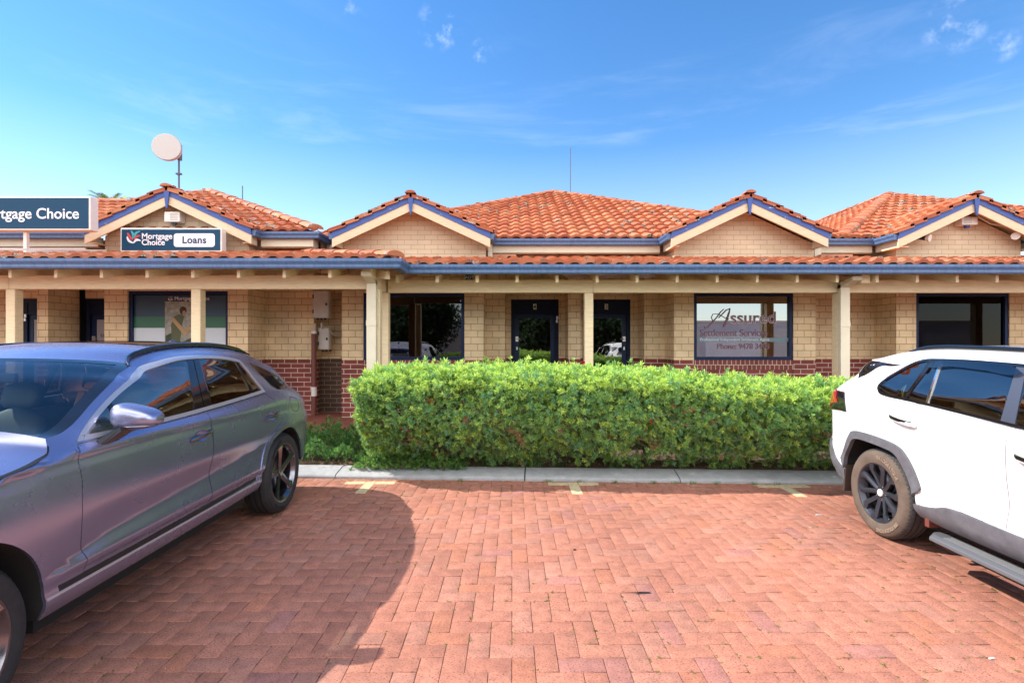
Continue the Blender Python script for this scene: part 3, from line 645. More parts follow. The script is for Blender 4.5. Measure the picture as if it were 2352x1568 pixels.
# ---- upper walls, gables, main roofs
MAINE = 9.75; PIT = .466
def zmain(y, e=MAINE, z=3.53): return z+PIT*(y-e)
def gable(x0, x1, yw, bl, br, bc, yb, zc_t, za_t, eave_y, ridge_y, side_vis):
    """x0..x1 wall, yw its face; barge corners bl, br, apex bc at depth yb; zc_t, za_t = top of blue trim at corner and apex"""
    bw, cw = .115, .155
    half = (br-bl)/2; sl = (za_t-zc_t)/half; xm = (x0+x1)/2
    # brick triangle wall with its shoulders
    zr = za_t-bw-.06
    ztop = lambda x: za_t-bw-.05-sl*abs(x-bc)
    MB().prism([(x0, 3.0), (x1, 3.0), (x1, ztop(x1)), (bc, ztop(bc)), (x0, ztop(x0))], 'y', yw, yw+.11).build('gable_wall', GABLE, shop)
    # side walls back to the main wall
    mb = MB(); 
    mb.box(x0, x0+.11, yw+.11, eave_y+.3, 3.0, 3.46).box(x1-.11, x1, yw+.11, eave_y+.3, 3.0, 3.46); mb.each('gable_wall', GABLE, shop)
    # barge boards: cream lower, blue upper, mitred at the apex
    for s, xc in ((-1, bl), (1, br)):
        def board(o0, o1, y0, y1):
            zc0, zc1 = zc_t-o0, zc_t-o1; za0, za1 = za_t-o0, za_t-o1
            return MB().prism([(xc, zc1), (bc, za1), (bc, za0), (xc, zc0)], 'y', y0, y1)
        board(bw-.01, bw+cw, yb, yb+.035).build('barge_board', BARGEWOOD, shop)
        board(0, bw, yb-.014, yb+.03).build('barge_trim', BLUEWOOD, shop)
        # sloping eave lining behind the barge
        MB().hexa([(xc, yb+.035, zc_t-.09), (bc, yb+.035, za_t-.09), (bc, yw+.1, za_t-.09), (xc, yw+.1, zc_t-.09), (xc, yb+.035, zc_t-.06), (bc, yb+.035, za_t-.06), (bc, yw+.1, za_t-.06), (xc, yw+.1, zc_t-.06)]).build('eave_lining', BARGEWOOD, shop)
    MB().prism([(bc-.055, za_t+.005), (bc+.055, za_t+.005), (bc+.012, za_t-.34), (bc-.012, za_t-.34)], 'y', yb-.04, yb-.015).build('finial', BLUEWOOD, shop)
    # tile slopes and ridge
    for s, xc in ((-1, bl), (1, br)):
        e = (xc-s*.0+s*.05, yb-.05, zc_t-.02)
        sl_len = math.hypot(half+.05, (half+.05)*sl)
        t = tile_plane('gable_roof', e, (0, 1, 0), (-s, 0, sl), ridge_y-yb+.1, sl_len+.02, [((bc, 0, 0), (s, 0, 0))], shop)
        if s == 1: ridge_caps((bc, yb-.05, za_t+.03), (bc, ridge_y, za_t+.03), t, r=.082)
        # verge cap tiles along the barge
        mb = MB(); n = 6; L = half/n; uv = []
        for k in range(n):
            xa = xc-s*(k*L)+s*.05; xb = xc-s*((k+1)*L)-s*.02; zt = lambda xx, l: za_t-sl*abs(xx-bc)+l
            mb.hexa([(xa, yb-.045, zt(xa, .005)), (xb, yb-.045, zt(xb, -.03)), (xb, yb+.16, zt(xb, -.03)), (xa, yb+.16, zt(xa, .005)), (xa, yb-.045, zt(xa, .07)), (xb, yb-.045, zt(xb, .035)), (xb, yb+.16, zt(xb, .035)), (xa, yb+.16, zt(xa, .07))])
            uv += [(k+random.randint(0, 99)+.5, 33.5)]*8
        mb.uv = uv; mb.build('verge_tile', TILES, t, bevel=0)
        # side gutter and fascia
        zg = zc_t-.015
        if s == 1: gutter_run([(xc-.02, yb+.02), (xc-.02, eave_y-.02)], zg, shop, .11, .10)
        else: gutter_run([(xc+.02, eave_y-.02), (xc+.02, yb+.02)], zg, shop, .11, .10)
        fx = xc-s*.05
        MB().box(min(fx, fx-s*.03), max(fx, fx-s*.03), yb+.04, eave_y, zg-.22, zg-.10).build('fascia', CREAMPAINT, shop)
        wx = x1 if s == 1 else x0
        MB().box(min(wx, fx), max(wx, fx), yb+.04, eave_y, zg-.235, zg-.222).build('eave_lining', BARGEWOOD, shop)
gable(-7.11, -4.60, LF+.03, -7.27, -4.436, -5.853, 8.886, 3.548, 4.219, 9.2, 11.0, 1)
gable(-3.05, -.475, YF, -3.136, -.379, -1.76, 9.1, 3.529, 4.165, MAINE, 11.4, 1)
gable(2.933, 5.465, YF, 2.775, 5.51, 4.13, 9.1, 3.529, 4.165, MAINE, 11.4, 1)
gable(6.945, 9.2, YF, 6.734, 9.41, 8.07, 9.1, 3.52, 4.15, MAINE, 11.4, 1)
# main walls and eaves between the gables
MB().box(-.475, 2.933, 9.97, 10.08, 3.0, 3.45).box(5.465, 6.945, 9.97, 10.08, 3.0, 3.45).box(-4.6, -3.0, 9.97, 10.08, 3.0, 3.45).box(-14, -7.11, 9.45, 9.56, 3.0, 3.45).box(-4.6, -3.5, 9.45, 9.56, 3.0, 3.45).each('brick_wall', GABLE, shop)
MB().box(.2, 1.45, 9.955, 9.969, 3.19, 3.30).box(1.65, 2.75, 9.955, 9.969, 3.19, 3.30).each('wall_panel', CREAMWOOD, shop)
def fasc(x0, x1, y, z): 
    MB().box(x0, x1, y, y+.03, z-.24, z-.10).build('fascia', CREAMPAINT, shop); MB().box(x0, x1, y+.032, y+.3, z-.255, z-.24).build('eave_lining', BARGEWOOD, shop)
zg = 3.515
gutter_run([(-.36, MAINE), (2.76, MAINE)], zg, shop, .112, .12); fasc(-.36, 2.76, MAINE, zg)
gutter_run([(5.50, MAINE), (6.72, MAINE)], zg, shop, .112, .12); fasc(5.50, 6.72, MAINE, zg)
gutter_run([(-4.42, 9.2), (-3.47, 9.2), (-3.47, 9.95), (-3.05, 9.95)], 3.53, shop, .112, .12); fasc(-4.42, -3.50, 9.2, 3.53); MB().box(-3.53, -3.50, 9.23, 9.95, 3.29, 3.43).build('fascia', CREAMPAINT, shop)
gutter_run([(-14, 9.2), (-7.29, 9.2)], 3.53, shop, .112, .12); fasc(-14, -7.29, 9.2, 3.53)
MB().box(-3.46, -3.36, 9.75, 9.86, 2.9, 3.42).box(5.62, 5.74, 9.70, 9.80, 2.95, 3.40).box(-.44, -.36, 9.55, 9.65, 2.95, 3.40).each('downpipe', CREAMPAINT, shop)
# main hipped roofs
def ap(px, py, e, z0, x=None):  # point of the front slope seen at a pixel
    k = (784-py)/DF; y = (z0-PIT*e-EYE)/(k-PIT); return Vector(((px-1176)/DF*y, y, EYE+k*y))
e = MAINE-.06; z0 = 3.525
apex = ap(1272, 444, MAINE, 3.53); hl = ap(1040, 486, MAINE, 3.53); hr = ap(1605, 492, MAINE, 3.53)
def side(p, q): # vertical clip plane through p,q, keeping the right-hand side of p->q seen from above
    d = Vector((q[0]-p[0], q[1]-p[1], 0)).normalized(); return (p, Vector((d.y, -d.x, 0)))
cl = apex+(hl-apex)*((apex.z-3.56)/(apex.z-hl.z)); cr = apex+(hr-apex)*((apex.z-3.56)/(apex.z-hr.z))
mr = tile_plane('main_roof', (-5, e, z0), (1, 0, 0), (0, 1, PIT), 15, 6.2, [side(cl, apex), side(apex, cr)], shop)
ridge_caps(apex+(hl-apex)*1.7, apex, mr, lift=.03); ridge_caps(apex+(hr-apex)*1.35, apex, mr, lift=.03)
# the slopes turned away from the street
def backslope(a, b, c, nm='main_roof'): return MB().add([a, b, c], [(0, 1, 2)]).build(nm, TILES, shop)
bk = Vector((apex.x, apex.y+5, 3.5))
backslope(cl, apex, Vector((cl.x-1, bk.y+4, 3.6))); backslope(cr, Vector((cr.x+1, bk.y+4, 3.6)), apex); backslope(apex, Vector((cl.x-1, bk.y+4, 3.6)), Vector((cr.x+1, bk.y+4, 3.6)))
# left roof
ae = 9.2; za = 3.545
la = ap(482, 442, ae, 3.55); lc = Vector((-3.47, 9.2, 3.55)); l1 = ap(306, 466, ae, 3.55)
lr = tile_plane('main_roof', (-19, ae-.06, za), (1, 0, 0), (0, 1, PIT), 16, 4.6, [side(la, lc), side(l1, la)], shop)
lr2 = tile_plane('main_roof', (-19, ae-.06, za), (1, 0, 0), (0, 1, PIT), 12, 4.6, [((l1.x, 0, 0), (-1, 0, 0)), ((0, l1.y, 0), (0, -1, 0))], shop)
ridge_caps(lc+Vector((0, 0, .03)), la, lr, lift=.03, r=.135); ridge_caps((-19, l1.y, l1.z), l1, lr2, lift=.03); ridge_caps(l1, la, lr, lift=.02)
backslope(lc, Vector((-3.3, 18, 3.5)), la); backslope(la, Vector((-3.3, 18, 3.5)), l1+Vector((0, 6, -2)))
# right roof
ra = ap(2040, 449, MAINE, 3.53); rc = Vector((6.13, MAINE, 3.53)); r2 = ap(2176, 463, MAINE, 3.53)
rr = tile_plane('main_roof', (5.5, e, z0), (1, 0, 0), (0, 1, PIT), 12, 6, [side(rc, ra), side(ra, r2+(r2-ra)*3)], shop)
rl = tile_plane('main_roof', (6.08, 9.7, 3.525), (0, 1, 0), (1, 0, (ra.z-3.53)/(ra.x-6.08)), 9, 5.2, [side(ra, rc), ((ra.x, 0, 0), (-1, 0, 0))], shop)
ridge_caps(rc+Vector((0, 0, .02)), ra, rr, lift=.03, r=.14); ridge_caps(ra, r2+(r2-ra), rr, lift=.02); ridge_caps(ra, ra+Vector((0, 4, 0)), rl, lift=.02)
# terracotta vent blocks on the verandah roof
for xx in (-.22, 5.98):
    mb = MB().box(xx-.30, xx+.30, 9.62, 9.82, 3.06, 3.225)
    v = mb.build('vent_block', FLASH, shop, bevel=.012)
    h = MB()
    for k in (-.18, 0, .18): h.lathe([(.0, 0), (.05, 0), (.055, .004), (.055, .02)], 'y', (xx+k, 9.612, 3.14), 14)
    h.build('vent_hole', DARK, v)

# ---- things fixed to the building
def sign_box(name, x0, x1, y0, y1, z0, z1, label):
    t = thing(name, label, 'sign', ((x0+x1)/2, y0, z0))
    MB().box(x0, x1, y0, y1, z0, z1).build('sign_case', WHITEPL, t, bevel=.008)
    b = .025
    return t, MB().box(x0+b, x1-b, y0-.006, y0-.0005, z0+b, z1-b).build('sign_face', SIGNBLUE, t)
t, f = sign_box('sign', X(276.5, 8.75), X(509.6, 8.75), 8.75, 8.89, 3.118, 3.518, 'blue light box sign with a white Loans panel on the left gable')
yy = 8.75-.0065
logo(X(293, 8.75), yy, 3.262, .22, f)
text_mb('Mortgage', .135, X(326, 8.75), yy-.002, 3.335, bold=.0025).build('lettering', SIGNTEXT, f); text_mb('Choice', .135, X(326, 8.75), yy-.002, 3.232, bold=.0025).build('lettering', SIGNTEXT, f)
p = MB().prism(rrect(X(400, 8.75), X(494, 8.75), 3.20, 3.425, .045), 'y', yy-.003, yy).build('sign_panel', SIGNTEXT, f)
text_mb('Loans', .165, X(447, 8.75), yy-.005, 3.262, align='CENTER', bold=.004, space=1.06).build('lettering', SIGNNAVY, p)
t, f = sign_box('sign', -9.6, X(203, 7.9)+.03, 7.9, 8.06, 3.30, 3.81, 'large blue light box sign with white lettering, on white brackets above the verandah roof')
text_mb('Mortgage Choice', .225, X(183, 7.9), 7.9-.009, 3.475, align='RIGHT', bold=.003).build('lettering', SIGNTEXT, f)
for bx in (X(60, 8.0), X(60, 8.0)-1.6):
    MB().box(bx-.025, bx+.025, 7.98, 8.03, 3.02, 3.30).hexa([(bx-.025, 7.98, 2.98), (bx+.02, 7.98, 2.98), (bx+.42, 9.05, 3.16), (bx+.37, 9.05, 3.16), (bx-.025, 7.98, 3.03), (bx+.02, 7.98, 3.03), (bx+.42, 9.05, 3.21), (bx+.37, 9.05, 3.21)]).build('bracket', WHITEPL, t)
MB().box(-14, -7.4, 9.06, 9.10, 3.15, 3.24).build('mounting_rail', WHITEPL, t)

ANT = mat('antenna_grey', (.10, .11, .13), .6)
dish = thing('satellite_dish', 'round white microwave dish on a thin mast above the left gable', 'dish antenna', (X(411, 10.6), 10.6, 4.0))
dx = X(411, 10.6)
MB().tube([(dx, 10.6, 3.9), (dx, 10.6, 5.42)], .018).box(dx-.05, dx+.05, 10.57, 10.63, 5.0, 5.03).box(dx-.03, dx+.03, 10.5, 10.66, 5.30, 5.62).build('mast', ANT, dish)
mb = MB(); R = .262; c = Vector((X(391, 10.4), 10.28, Z(338, 10.3)))
mb.lathe([(0, -.005), (R*.97, 0), (R, .012), (R, .03), (R*.985, .036), (R*.97, .10), (R*.7, .15), (R*.2, .17), (0, .17)], 'y', (0, 0, 0), 48)
rot = Matrix.Rotation(math.radians(14), 4, 'Z'); mb.v = [tuple(rot @ Vector(v)+c) for v in mb.v]
mb.build('drum', mat('dish_grey', (.50, .48, .47), .55), dish, smooth=True, angle=.6)
mb = MB().lathe([(R*1.0, 0), (R*1.008, .0), (R*1.008, .012), (R*1.0, .012)], 'y', (0, 0, 0), 48); mb.v = [tuple(rot @ Vector((v[0], v[1]+.012, v[2]))+c) for v in mb.v]
mb.build('rim', mat('dish_rim', (.25, .27, .33), .5), dish)
a1 = MB().tube([(X(1310, 14.7), 14.7, 5.5), (X(1310, 14.7), 14.7, Z(340, 14.7))], .012); tag(a1.build('antenna', ANT), 'thin whip antenna rising behind the peak of the middle roof', 'antenna')
a1 = MB().tube([(X(557, 13), 13, 4.5), (X(557, 13), 13, Z(427, 13))], .012); tag(a1.build('antenna', ANT), 'short thin antenna behind the sloping hip of the left roof', 'antenna')
# alarm siren box on the left gable
t = thing('alarm_siren', 'white slatted siren box with a dark strobe under it on the left gable', 'alarm', (X(402, 9.05), 9.0, 3.6))
x0, x1 = X(385, 9.05), X(420, 9.05); z0, z1 = Z(512, 9.05), Z(489, 9.05)
MB().box(x0, x1, 8.96, LF+.03, z0, z1).build('housing', WHITEPL, t, bevel=.012)
mb = MB()
for k in range(5): mb.box(x0+.10, x1-.03, 8.955, 8.962, z0+.03+k*.026, z0+.042+k*.026)
mb.build('louvre', mat('louvre_grey', (.45, .43, .41), .6), t)
MB().lathe([(0, -.05), (.03, -.05), (.045, -.02), (.045, 0), (0, 0)], 'z', (x0+.13, 9.03, z0), 16).build('strobe', mat('strobe_dark', (.06, .06, .07), .2), t, smooth=True, angle=.6)
t = thing('alarm_siren', 'white slatted siren box with a blue strobe under the right gable peak', 'alarm', (X(2223, 9.35), 9.3, 3.7))
x0, x1 = X(2202, 9.35), X(2238, 9.35); z0, z1 = Z(518, 9.35), Z(500, 9.35)
MB().box(x0, x1, 9.28, YF, z0, z1).build('housing', WHITEPL, t, bevel=.012)
mb = MB()
for k in range(4): mb.box(x0+.03, x0+.17, 9.275, 9.282, z0+.03+k*.026, z0+.042+k*.026)
mb.build('louvre', bpy.data.materials['louvre_grey'], t)
MB().lathe([(0, -.05), (.035, -.05), (.045, -.02), (.045, 0), (0, 0)], 'z', ((x0+x1)/2, 9.35, z0), 16).build('strobe', mat('strobe_blue', (.03, .05, .25), .2), t)
# cable drooping along the right gable
mb = MB().tube([(X(2236, 9.4), 9.42, Z(484, 9.4)), (X(2250, 9.4), 9.40, Z(500, 9.4)), (X(2275, 9.4), 9.40, Z(514, 9.4)), (X(2310, 9.4), 9.40, Z(520, 9.4)), (X(2340, 9.4), 9.40, Z(516, 9.4))], .016, 8)
tag(mb.build('cable', WHITEPL, smooth=True), 'white cable drooping under the barge board of the right gable', 'cable')
# two flood lamps on the right gable
for (px, py, ddx, lab) in ((2122, 548, .12, 'small flood lamp low on the left side of the right gable'), (2325, 543, -.14, 'flood lamp with a dark hood on the right side of the right gable')):
    t = thing('flood_lamp', lab, 'lamp', (X(px, 9.4), 9.4, Z(py, 9.4)), group='flood lamps on the gable')
    c = Vector((X(px, 9.3), 9.25, Z(py, 9.3))); b = Vector((c.x-ddx, 9.44, c.z+.05))
    MB().tube([b, c], [.02, .045], 14).build('lamp_body', BLACK, t, smooth=True, angle=.6)
    d = (c-b).normalized(); MB().tube([c, c+d*.06], [.05, .065], 16).build('lamp_glass', WHITEPL, t, smooth=True, angle=.6)
# meter boxes, pipe and conduit in the alcove
def meter(x0, x1, z0, z1, y, lab):
    t = thing('meter_box', lab, 'meter box', ((x0+x1)/2, y, z0), group='meter boxes in the alcove')
    MB().box(x0, x1, y-.16, y, z0, z1).build('cabinet', GREYBOX, t, bevel=.008)
    MB().box(x0+.012, x1-.012, y-.172, y-.161, z0+.012, z1-.012).build('cabinet_door', GREYBOX, t, bevel=.004)
    mb = MB().box(x0+.002, x0+.022, y-.178, y-.172, z0+.08, z0+.15).box(x0+.002, x0+.022, y-.178, y-.172, z1-.15, z1-.08); mb.build('hinge', BLACK, t)
    MB().box(x1-.055, x1-.03, y-.188, y-.172, (z0+z1)/2-.03, (z0+z1)/2+.02).build('latch', BLACK, t)
    mb = MB()
    for k in range(3): mb.lathe([(0, 0), (.022, 0), (.022, -.03), (0, -.03)], 'z', (x0+.06+k*.07, y-.08, z0), 12)
    mb.build('gland', BLACK, t); return t
meter(X(720, 9.62), X(757, 9.62), Z(730, 9.62), Z(667, 9.62), 9.745, 'upper grey meter box at the mouth of the brick alcove')
meter(X(731, 9.8), X(757, 9.8), Z(803, 9.8), Z(752, 9.8), 9.95, 'lower grey meter box beside the brown pipe')
mb = MB().tube([(X(724, 9.7), 9.70, 1.95), (X(722, 9.7), 9.72, 1.80), (X(721, 9.7), 9.72, 1.70)], .02).tube([(X(738, 9.7), 9.72, 1.96), (X(740, 9.8), 9.80, 1.84)], .022); tag(mb.build('conduit', GREYBOX, smooth=True, angle=.7), 'two short grey conduits joining the upper and lower meter boxes', 'conduit')
mb = MB().tube([(X(757, 9.8), 9.85, 1.80), (X(764, 9.9), 9.95, 1.74), (X(775, 10), 10.08, 1.72), (X(788, 10.1), 10.12, 1.735)], .018); tag(mb.build('conduit', GREYBOX, smooth=True), 'curved grey conduit running from the lower meter box along the alcove wall', 'conduit')
t = thing('drain_pipe', 'red brown pipe with white collars standing at the alcove corner', 'pipe', (X(721, 9.68), 9.68, FLOOR_Z))
px = X(721, 9.68)
MB().tube([(px, 9.68, FLOOR_Z-.05), (px, 9.68, 1.79)], .045, 18).build('pipe', PIPERED, t, smooth=True, angle=.7)
MB().lathe([(0, 0), (.049, 0), (.049, -.05), (.0, -.05)], 'z', (px, 9.68, 1.815), 18).build('collar', WHITEPL, t); MB().lathe([(.044, 0), (.05, 0), (.05, -.17), (.044, -.17)], 'z', (px, 9.68, .78), 18, True).build('collar', WHITEPL, t)
# security sign under the verandah
t = thing('alarm_box', 'small white and blue alarm company box under the verandah eave', 'alarm', (X(1077, 9.3), 9.3, 2.7))
x0, x1 = X(1066, 9.3), X(1089, 9.3)
MB().box(x0, x1, 9.26, YF, 2.66, 2.83).build('housing', WHITEPL, t, bevel=.008)
pf = MB().box(x0+.03, x1-.01, 9.252, 9.259, 2.705, 2.80).build('sign_face', mat('adt_blue', (.02, .05, .22), .5), t)
text_mb('ADT', .075, (x0+x1)/2+.01, 9.249, 2.728, align='CENTER', bold=.002).build('lettering', SIGNTEXT, pf)
text_mb('Security', .034, (x0+x1)/2+.01, 9.249, 2.675, align='CENTER').build('lettering', REDLOGO, t)
# batten lights under the verandah
for (xa, xb, lab) in ((.85, 2.35, 'long unlit fluorescent batten under the verandah above doors 4 and 3'), (5.05, 6.0, 'fluorescent batten under the verandah near the right downpipe')):
    t = thing('batten_light', lab, 'light', ((xa+xb)/2, 8.6, 2.72), group='batten lights under the verandah')
    MB().box(xa, xb, 8.55, 8.66, 2.70, 2.76).build('batten', WHITEPL, t, bevel=.01); MB().tube([(xa+.05, 8.6, 2.685), (xb-.05, 8.6, 2.685)], .018, 10).build('tube', WHITE, t)

# ================================================================== GROUND, KERB, PLANTING
def col_mesh(name, V, F, C, material, smooth=False, parent=None, loc=None):
    """mesh with one colour per vertex in attribute Col"""
    me = bpy.data.meshes.new(name); me.from_pydata([], [], [])
    V = np.asarray(V, np.float32); F = np.asarray(F, np.int32)
    me.vertices.add(len(V)); me.vertices.foreach_set('co', V.ravel())
    k = F.shape[1]; me.loops.add(F.size); me.loops.foreach_set('vertex_index', F.ravel())
    me.polygons.add(len(F)); me.polygons.foreach_set('loop_start', np.arange(0, F.size, k, dtype=np.int32))
    me.update(calc_edges=True); me.validate()
    at = me.color_attributes.new('Col', 'FLOAT_COLOR', 'POINT')
    C4 = np.ones((len(V), 4), np.float32); C4[:, :3] = C; at.data.foreach_set('color', C4.ravel())
    if smooth: me.polygons.foreach_set('use_smooth', [True]*len(me.polygons))
    me.materials.append(material)
    ob = bpy.data.objects.new(name, me); COL.objects.link(ob)
    if parent is not None: ob.parent = parent
    return ob
def attr_mat(name, rough=.8, speck=False, trans=0, bump=0):
    m, nt, b = newmat(name); L = nt.links
    at = N(nt, 'ShaderNodeAttribute'); at.attribute_name = 'Col'; s = at.outputs['Color']
    if speck:
        tc = N(nt, 'ShaderNodeTexCoord')
        n1 = N(nt, 'ShaderNodeTexNoise'); n1.inputs['Scale'].default_value = 14; n1.inputs['Detail'].default_value = 6; L.new(tc.outputs['Object'], n1.inputs['Vector'])
        mr = N(nt, 'ShaderNodeMapRange'); mr.inputs[1].default_value = .3; mr.inputs[2].default_value = .7; mr.inputs[3].default_value = .82; mr.inputs[4].default_value = 1.15; L.new(n1.outputs[0], mr.inputs[0])
        hs = N(nt, 'ShaderNodeHueSaturation'); L.new(s, hs.inputs['Color']); L.new(mr.outputs[0], hs.inputs['Value'])
        # wire-cut pits, stretched, dark; pale grit
        mp = N(nt, 'ShaderNodeMapping'); mp.inputs['Scale'].default_value = (1, 2.2, 1); mp.inputs['Rotation'].default_value = (0, 0, .5); L.new(tc.outputs['Object'], mp.inputs[0])
        n2 = N(nt, 'ShaderNodeTexNoise'); n2.inputs['Scale'].default_value = 85; n2.inputs['Detail'].default_value = 3; L.new(mp.outputs[0], n2.inputs['Vector'])
        r2 = N(nt, 'ShaderNodeMapRange'); r2.inputs[1].default_value = .57; r2.inputs[2].default_value = .64; L.new(n2.outputs[0], r2.inputs[0])
        mx = N(nt, 'ShaderNodeMix'); mx.data_type = 'RGBA'; L.new(r2.outputs[0], mx.inputs[0]); L.new(hs.outputs[0], mx.inputs[6]); mx.inputs[7].default_value = (.13, .045, .035, 1)
        n3 = N(nt, 'ShaderNodeTexNoise'); n3.inputs['Scale'].default_value = 170; n3.inputs['Detail'].default_value = 2; L.new(tc.outputs['Object'], n3.inputs['Vector'])
        r3 = N(nt, 'ShaderNodeMapRange'); r3.inputs[1].default_value = .66; r3.inputs[2].default_value = .74; L.new(n3.outputs[0], r3.inputs[0])
        mx2 = N(nt, 'ShaderNodeMix'); mx2.data_type = 'RGBA'; L.new(r3.outputs[0], mx2.inputs[0]); L.new(mx.outputs[2], mx2.inputs[6]); mx2.inputs[7].default_value = (.62, .42, .33, 1)
        # broad stains
        n4 = N(nt, 'ShaderNodeTexNoise'); n4.inputs['Scale'].default_value = .8; n4.inputs['Detail'].default_value = 5; L.new(tc.outputs['Object'], n4.inputs['Vector'])
        r4 = N(nt, 'ShaderNodeMapRange'); r4.inputs[1].default_value = .35; r4.inputs[2].default_value = .65; r4.inputs[3].default_value = .85; r4.inputs[4].default_value = 1.1; L.new(n4.outputs[0], r4.inputs[0])
        h2 = N(nt, 'ShaderNodeHueSaturation'); L.new(mx2.outputs[2], h2.inputs['Color']); L.new(r4.outputs[0], h2.inputs['Value'])
        s = h2.outputs[0]
        bp = N(nt, 'ShaderNodeBump'); bp.inputs['Strength'].default_value = .35; bp.inputs['Distance'].default_value = .004; bp.invert = True
        L.new(n2.outputs[0], bp.inputs['Height']); L.new(bp.outputs[0], b.inputs['Normal'])
    L.new(s, b.inputs['Base Color']); b.inputs['Roughness'].default_value = rough
    if trans:
        out = nt.nodes['Material Output']; tr = N(nt, 'ShaderNodeBsdfTranslucent'); L.new(s, tr.inputs[0]); mx = N(nt, 'ShaderNodeMixShader'); mx.inputs[0].default_value = trans
        L.new(b.outputs[0], mx.inputs[1]); L.new(tr.outputs[0], mx.inputs[2]); L.new(mx.outputs[0], out.inputs[0])
    return m
PAVER = attr_mat('clay_pavers', .85, True)
LEAF = attr_mat('leaves', .55, trans=.42)
def yk(x): return 6.078-.0454*x       # front foot of the kerb
W = .1165
def paving():
    x0, x1, y0, y1 = -9.5, 9.5, -5.5, 6.75
    B = []
    for i in range(int(x0/W), int(x1/W)):
        for j in range(int(y0/W), int(y1/W)):
            k = (i-j) % 4
            if k == 0: B.append((i*W, j*W, 2*W, W))
            elif k == 3: B.append((i*W, j*W, W, 2*W))
    B = np.array(B); B = B[B[:, 1]+.05 < yk(B[:, 0])+.1]; n = len(B)
    g = .0010+RNG.uniform(0, .0013, n); bv = .0028
    cx0, cx1 = B[:, 0]+g, B[:, 0]+B[:, 2]-g; cy0, cy1 = B[:, 1]+g, B[:, 1]+B[:, 3]-g
    dz = RNG.normal(0, .0010, n); tx = RNG.normal(0, .003, n); ty = RNG.normal(0, .003, n)
    mx, my = (cx0+cx1)/2, (cy0+cy1)/2
    def pt(x, y, z): return np.stack([x, y, z+dz+(x-mx)*tx+(y-my)*ty], 1)
    ring = lambda e, z: [pt(cx0+e, cy0+e, z), pt(cx1-e, cy0+e, z), pt(cx1-e, cy1-e, z), pt(cx0+e, cy1-e, z)]
    zz = np.zeros(n); V = np.stack(ring(bv, zz)+ring(0, zz-.0011)+ring(0, zz-.03), 1)
    f0 = np.array([(0,1,2,3)]+[(k, 4+k, 4+(k+1) % 4, (k+1) % 4) for k in range(4)]+[(4+k, 8+k, 8+(k+1) % 4, 4+(k+1) % 4) for k in range(4)])
    F = (np.arange(n)[:, None, None]*12+f0[None]).reshape(-1, 4)
    pal = np.array([(.405, .164, .108), (.42, .172, .114), (.39, .154, .102), (.405, .178, .124), (.37, .156, .124), (.425, .164, .098)])
    pr = [.29, .27, .2, .15, .035, .055]
    c = pal[RNG.choice(len(pal), n, p=pr)]*RNG.uniform(.93, 1.07, (n, 1))
    o = col_mesh('paving', V.reshape(-1, 3), F, np.repeat(c, 12, 0), PAVER); struct(o, 'red clay pavers laid in herringbone across the car park')
    return B
BR = paving()
gm = mat('joint_sand', (.24, .15, .095), .95, var=.3, scale=30)
struct(MB().box(-60, 60, -60, 40, -.3, -.012).build('ground', mat('car_park_ground', (.30, .13, .085), .9, var=.2, scale=3)), 'reddish ground under and beyond the paving')
struct(MB().box(-9.5, 9.5, -5.5, 6.6, -.011, -.0085).build('joint_bed', gm), 'sand and moss in the joints between pavers')
MARK = mat('cream_pavers', (.55, .46, .28), .85, var=.22, scale=22, bump=.3, bscale=120)
for (mx, my) in ((-1.625, 5.935), (.697, 5.895), (3.03, 5.80)):
    mb = MB(); h = .0035
    def b_(x0, y0, w, d): mb.box(mx+x0+.002, mx+x0+w-.002, my+y0+.002, my+y0+d-.002, -.006, h)
    b_(-.288, 0, .230, .115); b_(.058, 0, .230, .115); b_(-.058, -.118, .116, .232); b_(-.058, -.352, .116, .232)
    o = mb.build('parking_marking', MARK, bevel=.002)
    struct(o, 'T shaped bay marking in cream pavers '+('beside the shadow of the grey car' if mx < 0 else 'in front of the middle of the hedge' if mx < 2 else 'nearest the rear wheel of the white car'))
# moss and tiny weeds in the joints
def moss():
    P = []; n = 15000
    k = RNG.choice(len(BR), n); c = BR[k]; e = RNG.random(n); side = RNG.integers(0, 2, n)
    x = np.where(side == 0, c[:, 0]+e*c[:, 2], c[:, 0]); y = np.where(side == 0, c[:, 1], c[:, 1]+e*c[:, 3])
    keep = (y > .8) & (y < 6.05) & (np.abs(x) < 6) & (np.sin(x*1.7+y*2.3)+np.sin(y*1.1-x*.6)+RNG.normal(0, .7, n) > -.3); x = x[keep]; y = y[keep]; n = len(x)
    V = []; F = []; C = []
    K = 4
    a = RNG.uniform(0, 2*PI, (n, K)); r = RNG.uniform(.003, .014, (n, K)); s = RNG.uniform(.004, .011, (n, K))
    cx = x[:, None]+np.cos(a)*r; cy = y[:, None]+np.sin(a)*r; h = RNG.uniform(.001, .006, (n, K))
    t = RNG.uniform(0, PI, (n, K)); dx = np.cos(t)*s; dy = np.sin(t)*s
    Q = np.stack([np.stack([cx-dx, cy-dy, -.006+0*h], 2), np.stack([cx+dy*.6, cy-dx*.6, h*.4], 2), np.stack([cx+dx, cy+dy, h], 2), np.stack([cx-dy*.6, cy+dx*.6, h*.4], 2)], 2).reshape(-1, 3)
    F = np.arange(len(Q)).reshape(-1, 4); c = np.array([(.24, .21, .05), (.17, .18, .04), (.28, .22, .09)])[RNG.choice(3, n*K)]*RNG.uniform(.7, 1.2, (n*K, 1))
    stuff(col_mesh('moss', Q, F, np.repeat(c, 4, 0), LEAF), 'yellow green moss growing in the paver joints', 'moss')
moss()
